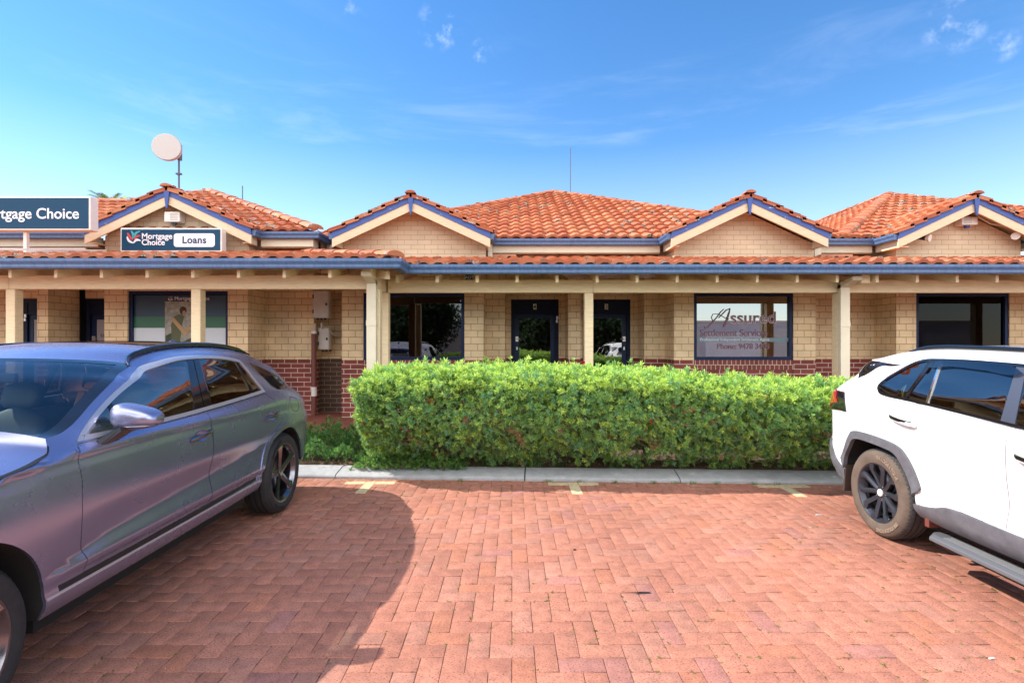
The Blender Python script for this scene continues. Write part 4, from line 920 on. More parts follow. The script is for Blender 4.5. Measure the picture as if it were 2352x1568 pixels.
# kerb
def kerb():
    prof = [(0, -.06), (0, .026), (.012, .040), (.04, .050), (.22, .084), (.28, .090), (.31, .086), (.32, .07), (.32, -.06)]
    joints = [-13, -10.2, -8.2, -6.1, -4.08, -2.09, .148, 1.93, 4.0, 6.1, 8.1, 10.2, 13]
    mb = MB(); n = len(prof)
    for a, b in zip(joints[:-1], joints[1:]):
        vs = []
        for x in (a+.006, b-.006):
            for d, z in prof: vs.append((x+d*.045, yk(x)+d, z+random.uniform(-.0015, .0015)))
        mb.add(vs, [(k, k+1, n+k+1, n+k) for k in range(n-1)]+[(n-1, 0, n, 2*n-1), tuple(range(n-1, -1, -1)), tuple(range(n, 2*n))])
    return struct(mb.build('kerb', CONCRETE, bevel=.003), 'grey sloped concrete kerb with open joints')
kerb()
# garden bed and verandah floor
SOIL = mat('mulch_soil', (.13, .085, .055), .95, var=.55, scale=40, bump=1, bscale=90)
nx, ny = 110, 16; vs = []; fs = []
for j in range(ny+1):
    for i in range(nx+1):
        x = -12+24*i/nx; y = yk(x)+.31+(7.75-(yk(x)+.31))*j/ny; vs.append((x, y, .075+.05*j/ny+random.uniform(-.012, .012)))
fs = [(j*(nx+1)+i, j*(nx+1)+i+1, (j+1)*(nx+1)+i+1, (j+1)*(nx+1)+i) for j in range(ny) for i in range(nx)]
struct(MB().add(vs, fs).build('garden_bed', SOIL, smooth=True), 'mulched soil bed between kerb and verandah')
PAVE = brick_mat('verandah_pavers', (.26, .075, .05), (.33, .11, .075), (.12, .06, .045), .232, .116, .004, .3)
struct(MB().box(-13, 12.5, 7.72, 13, .12, FLOOR_Z).build('verandah_floor', PAVE), 'red paved verandah floor')

def rosettes(P, Nn, S, K, length, width, base, jit, spread=(.35, 1.25), tipmix=None):
    """clusters of narrow leaves: returns vertices and colours"""
    n = len(P); Nn = Nn/np.linalg.norm(Nn, axis=1, keepdims=True)
    ref = np.where(np.abs(Nn[:, 2:3]) < .9, np.array([[0, 0, 1.]]), np.array([[1., 0, 0]]))
    A = np.cross(Nn, ref); A /= np.linalg.norm(A, axis=1, keepdims=True); Bv = np.cross(Nn, A)
    az = (np.arange(K)[None]*2.39996+RNG.uniform(0, 6.28, (n, 1)))+RNG.normal(0, .2, (n, K))
    el = np.linspace(spread[0], spread[1], K)[None]+RNG.normal(0, .12, (n, K))
    dirs = (Nn[:, None]*np.cos(el)[..., None]+(A[:, None]*np.cos(az)[..., None]+Bv[:, None]*np.sin(az)[..., None])*np.sin(el)[..., None])
    wv = np.cross(dirs, Nn[:, None]+.01); wv /= np.linalg.norm(wv, axis=2, keepdims=True)+1e-6
    Ln = (length*S[:, None]*RNG.uniform(.75, 1.15, (n, K)))[..., None]; Wd = (width*S[:, None]*RNG.uniform(.8, 1.2, (n, K)))[..., None]
    stem = np.linspace(0, -.35, K)[None, :, None]*length*S[:, None, None]*Nn[:, None]
    p0 = P[:, None]+stem; tip = p0+dirs*Ln+np.array([0, 0, -.10])*Ln*np.sin(el)[..., None]
    mid = p0+dirs*Ln*.55
    up = np.cross(wv, dirs)*Wd*.25
    V = np.stack([p0, mid+wv*Wd+up, tip, mid-wv*Wd+up], 2).reshape(-1, 3)
    c = base[:, None]*RNG.uniform(1-jit, 1+jit, (n, K, 1)); c = np.repeat(c[:, :, None], 4, 2)
    if tipmix is not None: c[:, :, 2] = c[:, :, 2]*(1+tipmix)
    return V, c.reshape(-1, 3)
def twig_mesh(segs, name, material, parent):
    mb = MB()
    for pts, r in segs: mb.tube(pts, r, 5, cap=False)
    return mb.build(name, material, parent, smooth=True)
HX0, HX1 = -1.77, 4.75
def hfront(x, z=None):
    """front face: set back at the foot, bulging out over the kerb higher up"""
    k = .36 if z is None else np.interp(z, [.08, .18, .42, .7, 1.3], [.36, .28, -.05, -.23, -.26])
    return yk(x)+k
def htop(x): return float(np.interp(x, [-2.1, -1.6, -1.0, .5, 1.6, 2.4, 3.2, 4.2, 5.2], [1.14, 1.23, 1.265, 1.26, 1.22, 1.14, 1.09, 1.075, 1.10]))
hedge = thing('hedge', 'long clipped bushy green hedge with small red flowers between kerb and verandah', 'hedge', (1.4, 6.8, .1))
BARK = mat('twig_bark', (.22, .16, .11), .9, var=.3, scale=30)
def make_hedge():
    o = np.array(ORIGIN[hedge.name]); Vs = []; Cs = []
    depth = 1.16
    def lump(a, b): return .03*np.sin(a*3.1+b*2.0)+.03*np.sin(a*7.3-b*5.1)+.02*np.sin(a*15+b*11)
    def emit0(P, Nn, S, base, K=13, l=.050, w=.0066, **k):
        V, C = rosettes(P, Nn, S, K, l, w, base, .22, **k); Vs.append(V); Cs.append(C)
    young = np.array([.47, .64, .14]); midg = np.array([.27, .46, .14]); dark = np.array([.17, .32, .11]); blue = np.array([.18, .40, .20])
    for layer in range(4):
        n = [4300, 2900, 1900, 1100][layer]; emit = lambda P, Nn, S, base, **k: emit0(P, Nn, S, base, l=.043, w=.0056, **k)
        x = RNG.uniform(HX0, HX1, n); tp = np.array([htop(a) for a in x]); u = RNG.random(n)**.92; z = .10+u*(tp-.10)
        # thinning near the ground, with open patches
        keep = RNG.random(n) < np.clip(.46+.5*(z-.15)/.38+.20*np.sin(x*2.6+1.2)+.20*np.sin(x*5.3+z*8)+.24*np.sin(x*11-z*13), .15, 1); x = x[keep]; z = z[keep]; tp = tp[keep]; n = len(x)
        y = hfront(x, z)+lump(x, z*1.4)+layer*.075+RNG.normal(0, .018, n)+np.clip((z-(tp-.14))/.14, 0, 1)**2*.10
        Nn = np.stack([RNG.normal(0, .38, n)-.05, -np.ones(n), RNG.normal(.45, .35, n)], 1)
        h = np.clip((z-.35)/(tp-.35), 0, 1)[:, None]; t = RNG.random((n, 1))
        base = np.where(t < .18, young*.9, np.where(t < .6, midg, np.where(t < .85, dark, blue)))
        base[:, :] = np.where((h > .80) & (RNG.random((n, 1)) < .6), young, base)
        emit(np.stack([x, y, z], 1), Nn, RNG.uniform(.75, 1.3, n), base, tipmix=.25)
    emit = emit0
    for layer in range(3):
        n = [2600, 2000, 1300][layer]
        x = RNG.uniform(HX0, HX1, n); v = RNG.random(n); y = hfront(x, 1.2)+.06+v*(depth-.06); tp = np.array([htop(a) for a in x])
        z = tp-layer*.07+lump(x*1.3, y*2)*.9-(np.clip((.18-v)/.18, 0, 1)**2)*.08+RNG.normal(0, .022, n)+np.where(RNG.random(n) < .06, RNG.uniform(.02, .09, n), 0)
        Nn = np.stack([RNG.normal(-.05, .35, n), RNG.normal(-.15, .35, n), np.ones(n)], 1)
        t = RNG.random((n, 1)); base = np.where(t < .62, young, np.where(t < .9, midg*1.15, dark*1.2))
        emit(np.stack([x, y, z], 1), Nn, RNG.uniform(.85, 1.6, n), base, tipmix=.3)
    for s, xx in ((-1, HX0), (1, HX1)):
        for layer in range(3):
            n = 620; v = RNG.random(n)*depth; z = .18+RNG.random(n)*(htop(xx)-.2)
            x = xx+s*(lump(v*2+3, z*1.5)*.8)-s*layer*.07+RNG.normal(0, .02, n)+np.where(s < 0, np.clip((.65-z)/.5, 0, 1)*.16, 0)
            Nn = np.stack([s*np.ones(n), RNG.normal(-.2, .4, n), RNG.normal(.5, .35, n)], 1); t = RNG.random((n, 1))
            emit(np.stack([x, hfront(xx, z)+v, z], 1), Nn, RNG.uniform(.8, 1.3, n), np.where(t < .5, young, np.where(t < .85, midg, dark)), tipmix=.25)
    # inner leaves that close the view through
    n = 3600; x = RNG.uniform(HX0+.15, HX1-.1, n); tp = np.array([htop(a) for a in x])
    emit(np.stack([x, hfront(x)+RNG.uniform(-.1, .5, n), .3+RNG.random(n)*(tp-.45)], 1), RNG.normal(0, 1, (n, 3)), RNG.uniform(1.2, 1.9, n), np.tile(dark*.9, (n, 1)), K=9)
    # a few browned sprigs
    for (bx, bz) in ((.02, .62), (.1, .55), (-.9, .26), (2.2, .75), (2.9, .55), (1.0, .50), (-1.15, .5), (.55, .66), (1.6, .45), (3.4, .6), (2.5, .35), (-.5, .75), (3.9, .8), (1.9, .9)):
        n = 3; emit(np.stack([bx+RNG.normal(0, .04, n), hfront(bx, bz)-.03+RNG.normal(0, .02, n), bz+RNG.normal(0, .035, n)], 1), np.stack([RNG.normal(0, .5, n), -np.ones(n), RNG.normal(0, .5, n)], 1), RNG.uniform(.8, 1.2, n), np.tile(np.array([.30, .16, .08]), (n, 1)), K=11)
    V = np.concatenate(Vs)-o; C = np.concatenate(Cs)
    col_mesh('foliage', V, np.arange(len(V)).reshape(-1, 4), C, LEAF, parent=hedge)
    segs = []
    for k in range(9):
        bx = -1.6+k*.8+random.uniform(-.2, .2); by = hfront(bx)+random.uniform(.3, .55); p = Vector((bx, by, .06))
        lean = random.uniform(-.25, .25); q = p+Vector((lean*.5, -.05, .24)); segs.append(([p, p+Vector((lean*.2, 0, .12)), q], [.038, .032, .028]))
        for j in range(5):
            a = random.uniform(-1.1, 1.1); e = q+Vector((math.sin(a)*.4, random.uniform(-.35, .2), random.uniform(.25, .6))); m = (q+e)/2+Vector((random.uniform(-.05, .05), 0, .04)); segs.append(([q, m, e], [.02, .013, .006]))
    for k in range(620):
        x = random.uniform(HX0+.1, HX1); z = random.uniform(.10, .85); y = float(hfront(x, z))+random.uniform(-.03, .22); a = random.uniform(0, 6.28); l = random.uniform(.08, .26)
        p = Vector((x, y, z)); e = p+Vector((math.cos(a)*l, -abs(math.sin(a))*l*.5, random.uniform(-.1, .5)*l)); segs.append(([p, (p+e)/2+Vector((0, 0, random.uniform(-.02, .02))), e], [.004, .003, .0015]))
    twig_mesh(segs, 'branches', BARK, hedge)['kind'] = 'stuff'
    # a forked bare trunk showing low in the front
    segs = [([(.14, hfront(.1)+.0, .08), (.08, hfront(.1)-.06, .20), (.0, hfront(.1)-.16, .30), (-.04, hfront(.1)-.24, .42)], [.03, .026, .024, .016]), ([(.06, hfront(.1)-.07, .22), (.18, hfront(.1)-.16, .31), (.24, hfront(.1)-.24, .42)], [.022, .017, .01])]
    twig_mesh(segs, 'trunk', mat('pale_bark', (.26, .19, .13), .9, var=.3, scale=20), hedge)
    RED = mat('red_flower', (.55, .015, .02), .6, var=.3, scale=60)
    for (px, py) in ((1848, 879), (1897, 875), (986, 920), (836, 970), (922, 985), (938, 990), (1340, 833), (1743, 907), (1757, 910), (1826, 886), (1495, 967)):
        D = 6.0; x_ = X(px, D); z_ = Z(py, D); D = float(hfront(x_, min(z_, 1.2)))-.02 if z_ < htop(x_)-.08 else 6.12; c = Vector((X(px, D), D, Z(py, D))); mb = MB(); r = .026
        for k in range(26):
            d = Vector((random.gauss(0, 1), random.gauss(-.4, 1), random.gauss(0, 1))).normalized(); s = d.cross(Vector((.3, .5, .8))).normalized()*.0022
            mb.add([c+d*.004-s, c+d*.004+s, c+d*r+s*1.6, c+d*r-s*1.6], [(0, 1, 2, 3)])
        mb.lathe([(0, -.008), (.008, 0), (0, .008)], 'z', c, 8); mb.build('flower', RED, hedge, fixn=False)
make_hedge()
# low juniper-like ground cover left of and in front of the hedge
def low_shrub(name, label, x0, x1, yoff0, yoff1, h, n, seed, green, spill=0):
    t = thing(name, label, 'shrub', ((x0+x1)/2, yk((x0+x1)/2)+.5, .08)); o = np.array(ORIGIN[t.name])
    r = np.random.default_rng(seed); Vs = []; Cs = []
    a = r.uniform(0, 2*PI, n); rr = np.sqrt(r.random(n))
    x = (x0+x1)/2+np.cos(a)*rr*(x1-x0)/2; yv = r.uniform(0, 1, n); y = yk(x)+yoff0+yv*(yoff1-yoff0)
    dome = np.sqrt(np.clip(1-((x-(x0+x1)/2)/((x1-x0)/2))**2, 0, 1))*np.sqrt(np.clip(1-((yv-.55)/.6)**2, 0.05, 1))
    z = .07+h*dome*(r.random(n)**.4)*(1+.25*np.sin(x*17)+.2*np.sin(y*23+x*5))
    Nn = np.stack([r.normal(0, .45, n), r.normal(-.35, .4, n), np.ones(n)*.8], 1)
    t_ = r.random((n, 1)); base = np.where(t_ < .4, green, np.where(t_ < .75, green*.65, green*np.array([1.5, 1.3, 1.0])))
    V, C = rosettes(np.stack([x, y, z], 1), Nn, r.uniform(.7, 1.3, n), 12, .040, .0036, base, .25, spread=(.15, .9)); Vs.append(V); Cs.append(C)
    V = np.concatenate(Vs)-o; col_mesh('foliage', V, np.arange(len(V)).reshape(-1, 4), np.concatenate(Cs), LEAF, parent=t)
    segs = []
    for k in range(40):
        px = r.uniform(x0+.1, x1-.1); py = yk(px)+r.uniform(yoff0, yoff1); p = Vector((px, py, .08)); e = p+Vector((r.normal(0, .08), r.normal(-.05, .06), h*r.uniform(.3, .8))); segs.append(([p, (p+e)/2, e], [.005, .004, .002]))
    twig_mesh(segs, 'stems', BARK, t)['kind'] = 'stuff'
low_shrub('ground_cover_shrub', 'low feathery green shrub between the grey car and the hedge', -3.3, -1.72, .36, 1.45, .36, 2400, 3, np.array([.15, .34, .10]))
low_shrub('ground_cover_shrub', 'low sprawling shrub spilling over the kerb at the foot of the hedge', -1.95, -.55, .12, .62, .17, 1500, 5, np.array([.18, .38, .10]))
low_shrub('weed', 'small leafy weed at the kerb under the right end of the hedge', 3.28, 3.62, .33, .55, .13, 70, 9, np.array([.13, .34, .04]))
# grass tufts and litter along the kerb
def tufts():
    V = []; C = []
    def blade(x, y, z, l, a, w, c):
        dx, dy = math.cos(a), math.sin(a); t = random.uniform(.2, .7)
        V.extend([(x-dy*w, y+dx*w, z), (x+dy*w, y-dx*w, z), (x+dx*l*t*.6+dy*w*.6, y+dy*l*t*.6-dx*w*.6, z+l*.6), (x+dx*l*t, y+dy*l*t, z+l*.95)]); C.extend([c]*4)
    for k in range(30):
        tx = random.choice((.15, .2, .3, -.35, -.6, .6, 1.35, -.1)) + random.gauss(0, .12); ty = yk(tx)+.34+abs(random.gauss(0, .05))
        for j in range(22): blade(tx+random.gauss(0, .025), ty+random.gauss(0, .02), .07, random.uniform(.08, .24), random.uniform(0, 6.28), .0022, np.array((.12, .21, .06))*random.uniform(.7, 1.3))
    for (wx) in (.42, .78, 1.62, 1.86, 2.05, 2.32, 2.75, 3.0, -.6, 1.2):
        for j in range(16): blade(wx+random.gauss(0, .025), yk(wx)-.03+random.gauss(0, .012), 0, random.uniform(.015, .05), random.uniform(0, 6.28), .004, np.array((.14, .30, .04))*random.uniform(.7, 1.3))
    stuff(col_mesh('grass', V, np.arange(len(V)).reshape(-1, 4), np.array(C), LEAF), 'grass tufts and tiny weeds along the kerb', 'grass')
    V = []; C = []
    def chip(x, y, z, l, w, c):
        a = random.uniform(0, PI); dx, dy = math.cos(a)*l, math.sin(a)*l; ex, ey = -math.sin(a)*w, math.cos(a)*w; t = random.uniform(0, .006)
        V.extend([(x-dx, y-dy, z), (x-ex, y-ey, z+t), (x+dx, y+dy, z+.002), (x+ex, y+ey, z+.002)]); C.extend([c]*4)
    br = [(.34, .20, .11), (.45, .33, .20), (.22, .12, .07), (.5, .42, .32)]
    for k in range(1500):
        x = random.uniform(-4, 5); chip(x, yk(x)-abs(random.gauss(0, .11)), .003, random.uniform(.006, .025), random.uniform(.0015, .004), random.choice(br))
    for k in range(2600):
        x = random.uniform(-4, 5.5); chip(x, yk(x)+.33+random.random()*.5, .092+random.random()*.02, random.uniform(.01, .035), random.uniform(.0015, .005), random.choice(br))
    for k in range(260):
        x = random.gauss(-1.7, .35); chip(x, yk(x)+random.uniform(.10, .5), .09+random.random()*.03, random.uniform(.01, .04), random.uniform(.0015, .003), (.30, .13, .07))
    for k in range(170): chip(random.uniform(-4.5, 5), random.uniform(1.0, 5.9), .004, random.uniform(.003, .011), random.uniform(.001, .003), random.choice(br+[(.6, .55, .5), (.05, .04, .04)]))
    stuff(col_mesh('litter', V, np.arange(len(V)).reshape(-1, 4), np.array(C), attr_mat('dry_litter', .9)), 'dry twigs and leaf litter along the kerb and bed', 'litter')
tufts()
for (px, py, l, w, m, lab) in ((1478, 1362, .05, .012, BLACK, 'dark leaf scrap lying on the sunlit pavers'), (1880, 1183, .035, .006, WHITE, 'small white stick lying on the pavers near the white car'), (2278, 2635/1.7415, .018, .006, WHITE, 'white scrap lying on the pavers at lower right'), (1320, 1263, .012, .009, BLACK, 'black dropping on the sunlit pavers')):
    D = DF*EYE/(py-784); x = X(px, D)
    mb = MB(); mb.hexa([(x-l, D-w, .003), (x+l, D-w*.3, .003), (x+l*.9, D+w, .003), (x-l*.8, D+w*.6, .003), (x-l*.9, D-w*.8, .007), (x+l*.8, D-w*.1, .009), (x+l*.8, D+w*.8, .007), (x-l*.6, D+w*.4, .01)])
    tag(mb.build('litter_scrap', m), lab, 'litter')

# palm crown showing over the left roof
palm = thing('palm_tree', 'green palm crown showing over the left roof behind the sign', 'palm', (X(252, 21), 21, 0))
px = X(252, 21); pz = Z(472, 21)
MB().tube([(px, 21, 0), (px+.1, 21, pz*.5), (px, 21, pz)], [.22, .17, .15], 10).build('trunk', BARK, palm, smooth=True)
mb = MB()
for k in range(26):
    a = k*2.4+random.uniform(-.2, .2); el = random.uniform(.1, 1.2); pts = []
    for j in range(7):
        t = j/6; r = .75*t*math.cos(el*(1-.3*t)); pts.append(Vector((px+math.cos(a)*r, 21+math.sin(a)*r, pz+.85*(math.sin(el)*t-.75*t*t*(1.1-math.sin(el))))))
    for j in range(6):
        d = (pts[j+1]-pts[j]).normalized(); s = d.cross(Vector((0, 0, 1))).normalized()
        for q in (0, .33, .66):
            c = pts[j].lerp(pts[j+1], q)
            for sg in (-1, 1):
                tip = c+s*sg*.26*(1-j/9)+d*.22+Vector((0, 0, -.10)); mb.add([c-d*.02, c+d*.02, tip], [(0, 1, 2)])
mb.build('crown', mat('palm_green', (.24, .36, .09), .5, var=.3, scale=3), palm, fixn=False)

# ================================================================== CARS
def paint(name, col, metal, rough, coat, flake=0):
    m, nt, b = newmat(name); L = nt.links
    b.inputs['Base Color'].default_value = (*col, 1); b.inputs['Metallic'].default_value = metal; b.inputs['Roughness'].default_value = rough
    b.inputs['Coat Weight'].default_value = coat; b.inputs['Coat Roughness'].default_value = .03 if coat > .5 else .25
    if flake:
        tc = N(nt, 'ShaderNodeTexCoord'); nz = N(nt, 'ShaderNodeTexNoise'); nz.inputs['Scale'].default_value = 5; nz.inputs['Detail'].default_value = 6; L.new(tc.outputs['Object'], nz.inputs['Vector'])
        mr = N(nt, 'ShaderNodeMapRange'); mr.inputs[1].default_value = .3; mr.inputs[2].default_value = .7; mr.inputs[3].default_value = rough-flake; mr.inputs[4].default_value = rough+flake; L.new(nz.outputs[0], mr.inputs[0]); L.new(mr.outputs[0], b.inputs['Roughness'])
    return m
GREYPAINT = paint('matte_grey_paint', (.33, .35, .53), .82, .26, .10, .03)
WHITEPAINT = paint('white_car_paint', (.80, .80, .80), 0, .35, 1.0)
CLAD = mat('grey_cladding', (.11, .112, .13), .6, var=.25, scale=12, bump=.2, bscale=300)
GLOSSBLACK = mat('gloss_black', (.008, .008, .010), .12, coat=.5)
CHROME = mat('bright_chrome', (.80, .80, .82), .12, 1.0)
SATIN = mat('satin_trim', (.46, .47, .53), .30, .5)
DARKCHROME = mat('dark_chrome', (.22, .22, .25), .20, .95)
RUBBER = mat('tyre_rubber', (.022, .022, .024), .75, var=.3, scale=20)
DUSTYRUBBER = mat('dusty_tyre_rubber', (.115, .085, .066), .9, var=.25, scale=9)
ALLOYBLACK = mat('black_alloy', (.05, .055, .072), .36, .5)
REDLENS = mat('red_lens', (.30, .004, .006), .12, coat=.8)
SEAT = mat('seat_leather', (.06, .06, .062), .5); SEATGREY = mat('seat_grey', (.16, .17, .16), .6); BELTRED = mat('seat_belt', (.25, .09, .06), .6)
LINER = mat('wheel_arch_liner', (.010, .010, .010), .9)
STEPALU = mat('side_step_alloy', (.38, .38, .38), .4, .6)

def interp(pts): 
    xs = np.array([p[0] for p in pts], float); ys = np.array([p[1] for p in pts], float)
    def f(x): return np.interp(x, xs, ys)
    return f
def smoothf(pts):
    """smooth (pchip) 1-D interpolation"""
    xs = np.array([p[0] for p in pts], float); ys = np.array([p[1] for p in pts], float)
    if len(xs) == 1: return lambda x: np.full(np.shape(x), ys[0])
    h = np.diff(xs); d = np.diff(ys)/h; m = np.zeros(len(xs)); m[0] = d[0]; m[-1] = d[-1]
    for i in range(1, len(xs)-1):
        if d[i-1]*d[i] > 0: w1 = 2*h[i]+h[i-1]; w2 = h[i]+2*h[i-1]; m[i] = (w1+w2)/(w1/d[i-1]+w2/d[i])
    def f(x):
        x = np.clip(np.asarray(x, float), xs[0], xs[-1]); i = np.clip(np.searchsorted(xs, x)-1, 0, len(xs)-2); t = (x-xs[i])/h[i]
        return (2*t**3-3*t**2+1)*ys[i]+(t**3-2*t**2+t)*h[i]*m[i]+(-2*t**3+3*t**2)*ys[i+1]+(t**3-t**2)*h[i]*m[i+1]
    return f
class Surf:
    """half of a car body: half-width w(s, z), with rounded plan corners at both ends.
    q runs along the car (rearward), past the corner start it runs round the corner to the centre line."""
    def __init__(s, levels, sR, LR, nR, sF, LF_, nF):
        s.lz = [smoothf(a) for a, b in levels]; s.lw = [smoothf(b) for a, b in levels]
        s.sR = smoothf(sR); s.LR = smoothf(LR); s.sF = smoothf(sF); s.LF = smoothf(LF_); s.La = 1.0
        s.tab = {}
        for key, n in (('R', nR), ('F', nF)):
            ph = np.linspace(0, PI/2, 2001); c = np.cos(ph)**(2/n); d = np.sin(ph)**(2/n)
            l = np.concatenate([[0], np.cumsum(np.hypot(np.diff(c), .55*np.diff(d)))]); l /= l[-1]; s.tab[key] = (l, c, d)
    def w(s, S, z):
        S = np.asarray(S, float); z = np.asarray(z, float)
        Zs = np.stack([f(S) for f in s.lz]); Ws = np.stack([f(S) for f in s.lw]); Zs = np.maximum.accumulate(Zs+np.arange(len(Zs))[:, None]*1e-5, 0)
        h = np.diff(Zs, axis=0); d = np.diff(Ws, axis=0)/h; m = np.zeros_like(Ws); m[0] = d[0]; m[-1] = d[-1]
        a, b = d[:-1], d[1:]; w1 = 2*h[1:]+h[:-1]; w2 = h[1:]+2*h[:-1]
        with np.errstate(divide='ignore', invalid='ignore'):
            hm = (w1+w2)/(w1/a+w2/b)
        m[1:-1] = np.where(a*b > 0, hm, 0)
        zc = np.clip(z, Zs[0], Zs[-1]); i = np.clip((zc[None] >= Zs).sum(0)-1, 0, len(Zs)-2); j = np.arange(len(z))
        hh = h[i, j]; t = (zc-Zs[i, j])/hh
        r = (2*t**3-3*t**2+1)*Ws[i, j]+(t**3-2*t**2+t)*hh*m[i, j]+(-2*t**3+3*t**2)*Ws[i+1, j]+(t**3-t**2)*hh*m[i+1, j]
        return r+np.where(z < Zs[0], (z-Zs[0])*.5, 0)
    def b(s, z): return s.sR(z)-s.LR(z)
    def a(s, z): return s.sF(z)+s.LF(z)
    def P(s, q, z):
        q = np.asarray(q, float); z = np.asarray(z, float); b = s.b(z); a = s.a(z)
        tR = np.clip((q-b)/s.La, 0, 1); tF = np.clip((a-q)/s.La, 0, 1)
        lR, cR, dR = s.tab['R']; lF, cF, dF = s.tab['F']
        S = np.where(q > b, b+s.LR(z)*np.interp(tR, lR, dR), np.where(q < a, a-s.LF(z)*np.interp(tF, lF, dF), q))
        k = np.where(q > b, np.interp(tR, lR, cR), np.where(q < a, np.interp(tF, lF, cF), 1.0))
        return np.stack([s.w(S, z)*k, S, z], 1)
    def nrm(s, q, z, e=.004):
        A = s.P(q+e, z)-s.P(q-e, z); B = s.P(q, z+e)-s.P(q, z-e); n = np.cross(A, B); l = np.linalg.norm(n, axis=1, keepdims=True); return n/np.maximum(l, 1e-9)
    def q(s, p):
        """outline point to (q, z): (s, z) or ('R'|'F', fraction round the end, z)"""
        if p[0] == 'R': return (float(s.b(p[2]))+p[1]*s.La, p[2])
        if p[0] == 'F': return (float(s.a(p[2]))-p[1]*s.La, p[2])
        S, z = p; b = float(s.b(z)); a = float(s.a(z))
        if S > b: l, c, d = s.tab['R']; return (b+s.La*float(np.interp((S-b)/float(s.LR(z)), d, l)), z)
        if S < a: l, c, d = s.tab['F']; return (a-s.La*float(np.interp((a-S)/float(s.LF(z)), d, l)), z)
        return (S, z)
    def qs(s, pts): return [s.q(p) for p in pts]
def curve(pts, closed=True, step=.02, corner=40):
    """smooth the outline between its corners and resample it"""
    P = [np.array(p, float) for p in pts]; n = len(P); out = []
    def tang(i):
        if closed or 0 < i < n-1:
            a = P[i]-P[i-1]; b = P[(i+1) % n]-P[i]; la, lb = np.hypot(*a), np.hypot(*b)
            if la < 1e-9 or lb < 1e-9: return None
            ang = math.degrees(math.acos(max(-1, min(1, a@b/(la*lb)))))
            if ang > min(corner, 150): return None
            t = a/la+b/lb; return t/np.hypot(*t)
        return None
    T = [tang(i) for i in range(n)]
    for i in range(n if closed else n-1):
        p, r = P[i], P[(i+1) % n]; L = np.hypot(*(r-p))
        if L < 1e-9: continue
        c = (r-p)/L; t0 = T[i] if T[i] is not None else c; t1 = T[(i+1) % n] if T[(i+1) % n] is not None else c
        k = max(1, int(math.ceil(L/step)))
        for j in range(k):
            u = j/k; out.append(((2*u**3-3*u**2+1)*p+(u**3-2*u**2+u)*L*t0+(-2*u**3+3*u**2)*r+(u**3-u**2)*L*t1))
    if not closed: out.append(P[-1])
    return [tuple(o) for o in out]
def inset(poly, d):
    P = np.array(poly); n = len(P); A = np.sum(P[:, 0]*np.roll(P[:, 1], -1)-np.roll(P[:, 0], -1)*P[:, 1]); sg = 1 if A > 0 else -1
    e = np.roll(P, -1, 0)-P; e /= np.maximum(np.hypot(e[:, 0], e[:, 1])[:, None], 1e-9); nn = np.stack([-e[:, 1], e[:, 0]], 1)*sg
    m = nn+np.roll(nn, 1, 0); den = np.maximum((m*nn).sum(1), .35)[:, None]; return [tuple(p) for p in P+m/den*d]
def inpoly(poly, pts):
    P = np.array(poly); x, y = pts[:, 0], pts[:, 1]; ins = np.zeros(len(pts), bool); x1, y1 = P[:, 0], P[:, 1]; x2, y2 = np.roll(x1, -1), np.roll(y1, -1)
    for a, b, c, d in zip(x1, y1, x2, y2):
        if b == d: continue
        k = ((b > y) != (d > y)) & (x < (c-a)*(y-b)/(d-b)+a); ins ^= k
    return ins
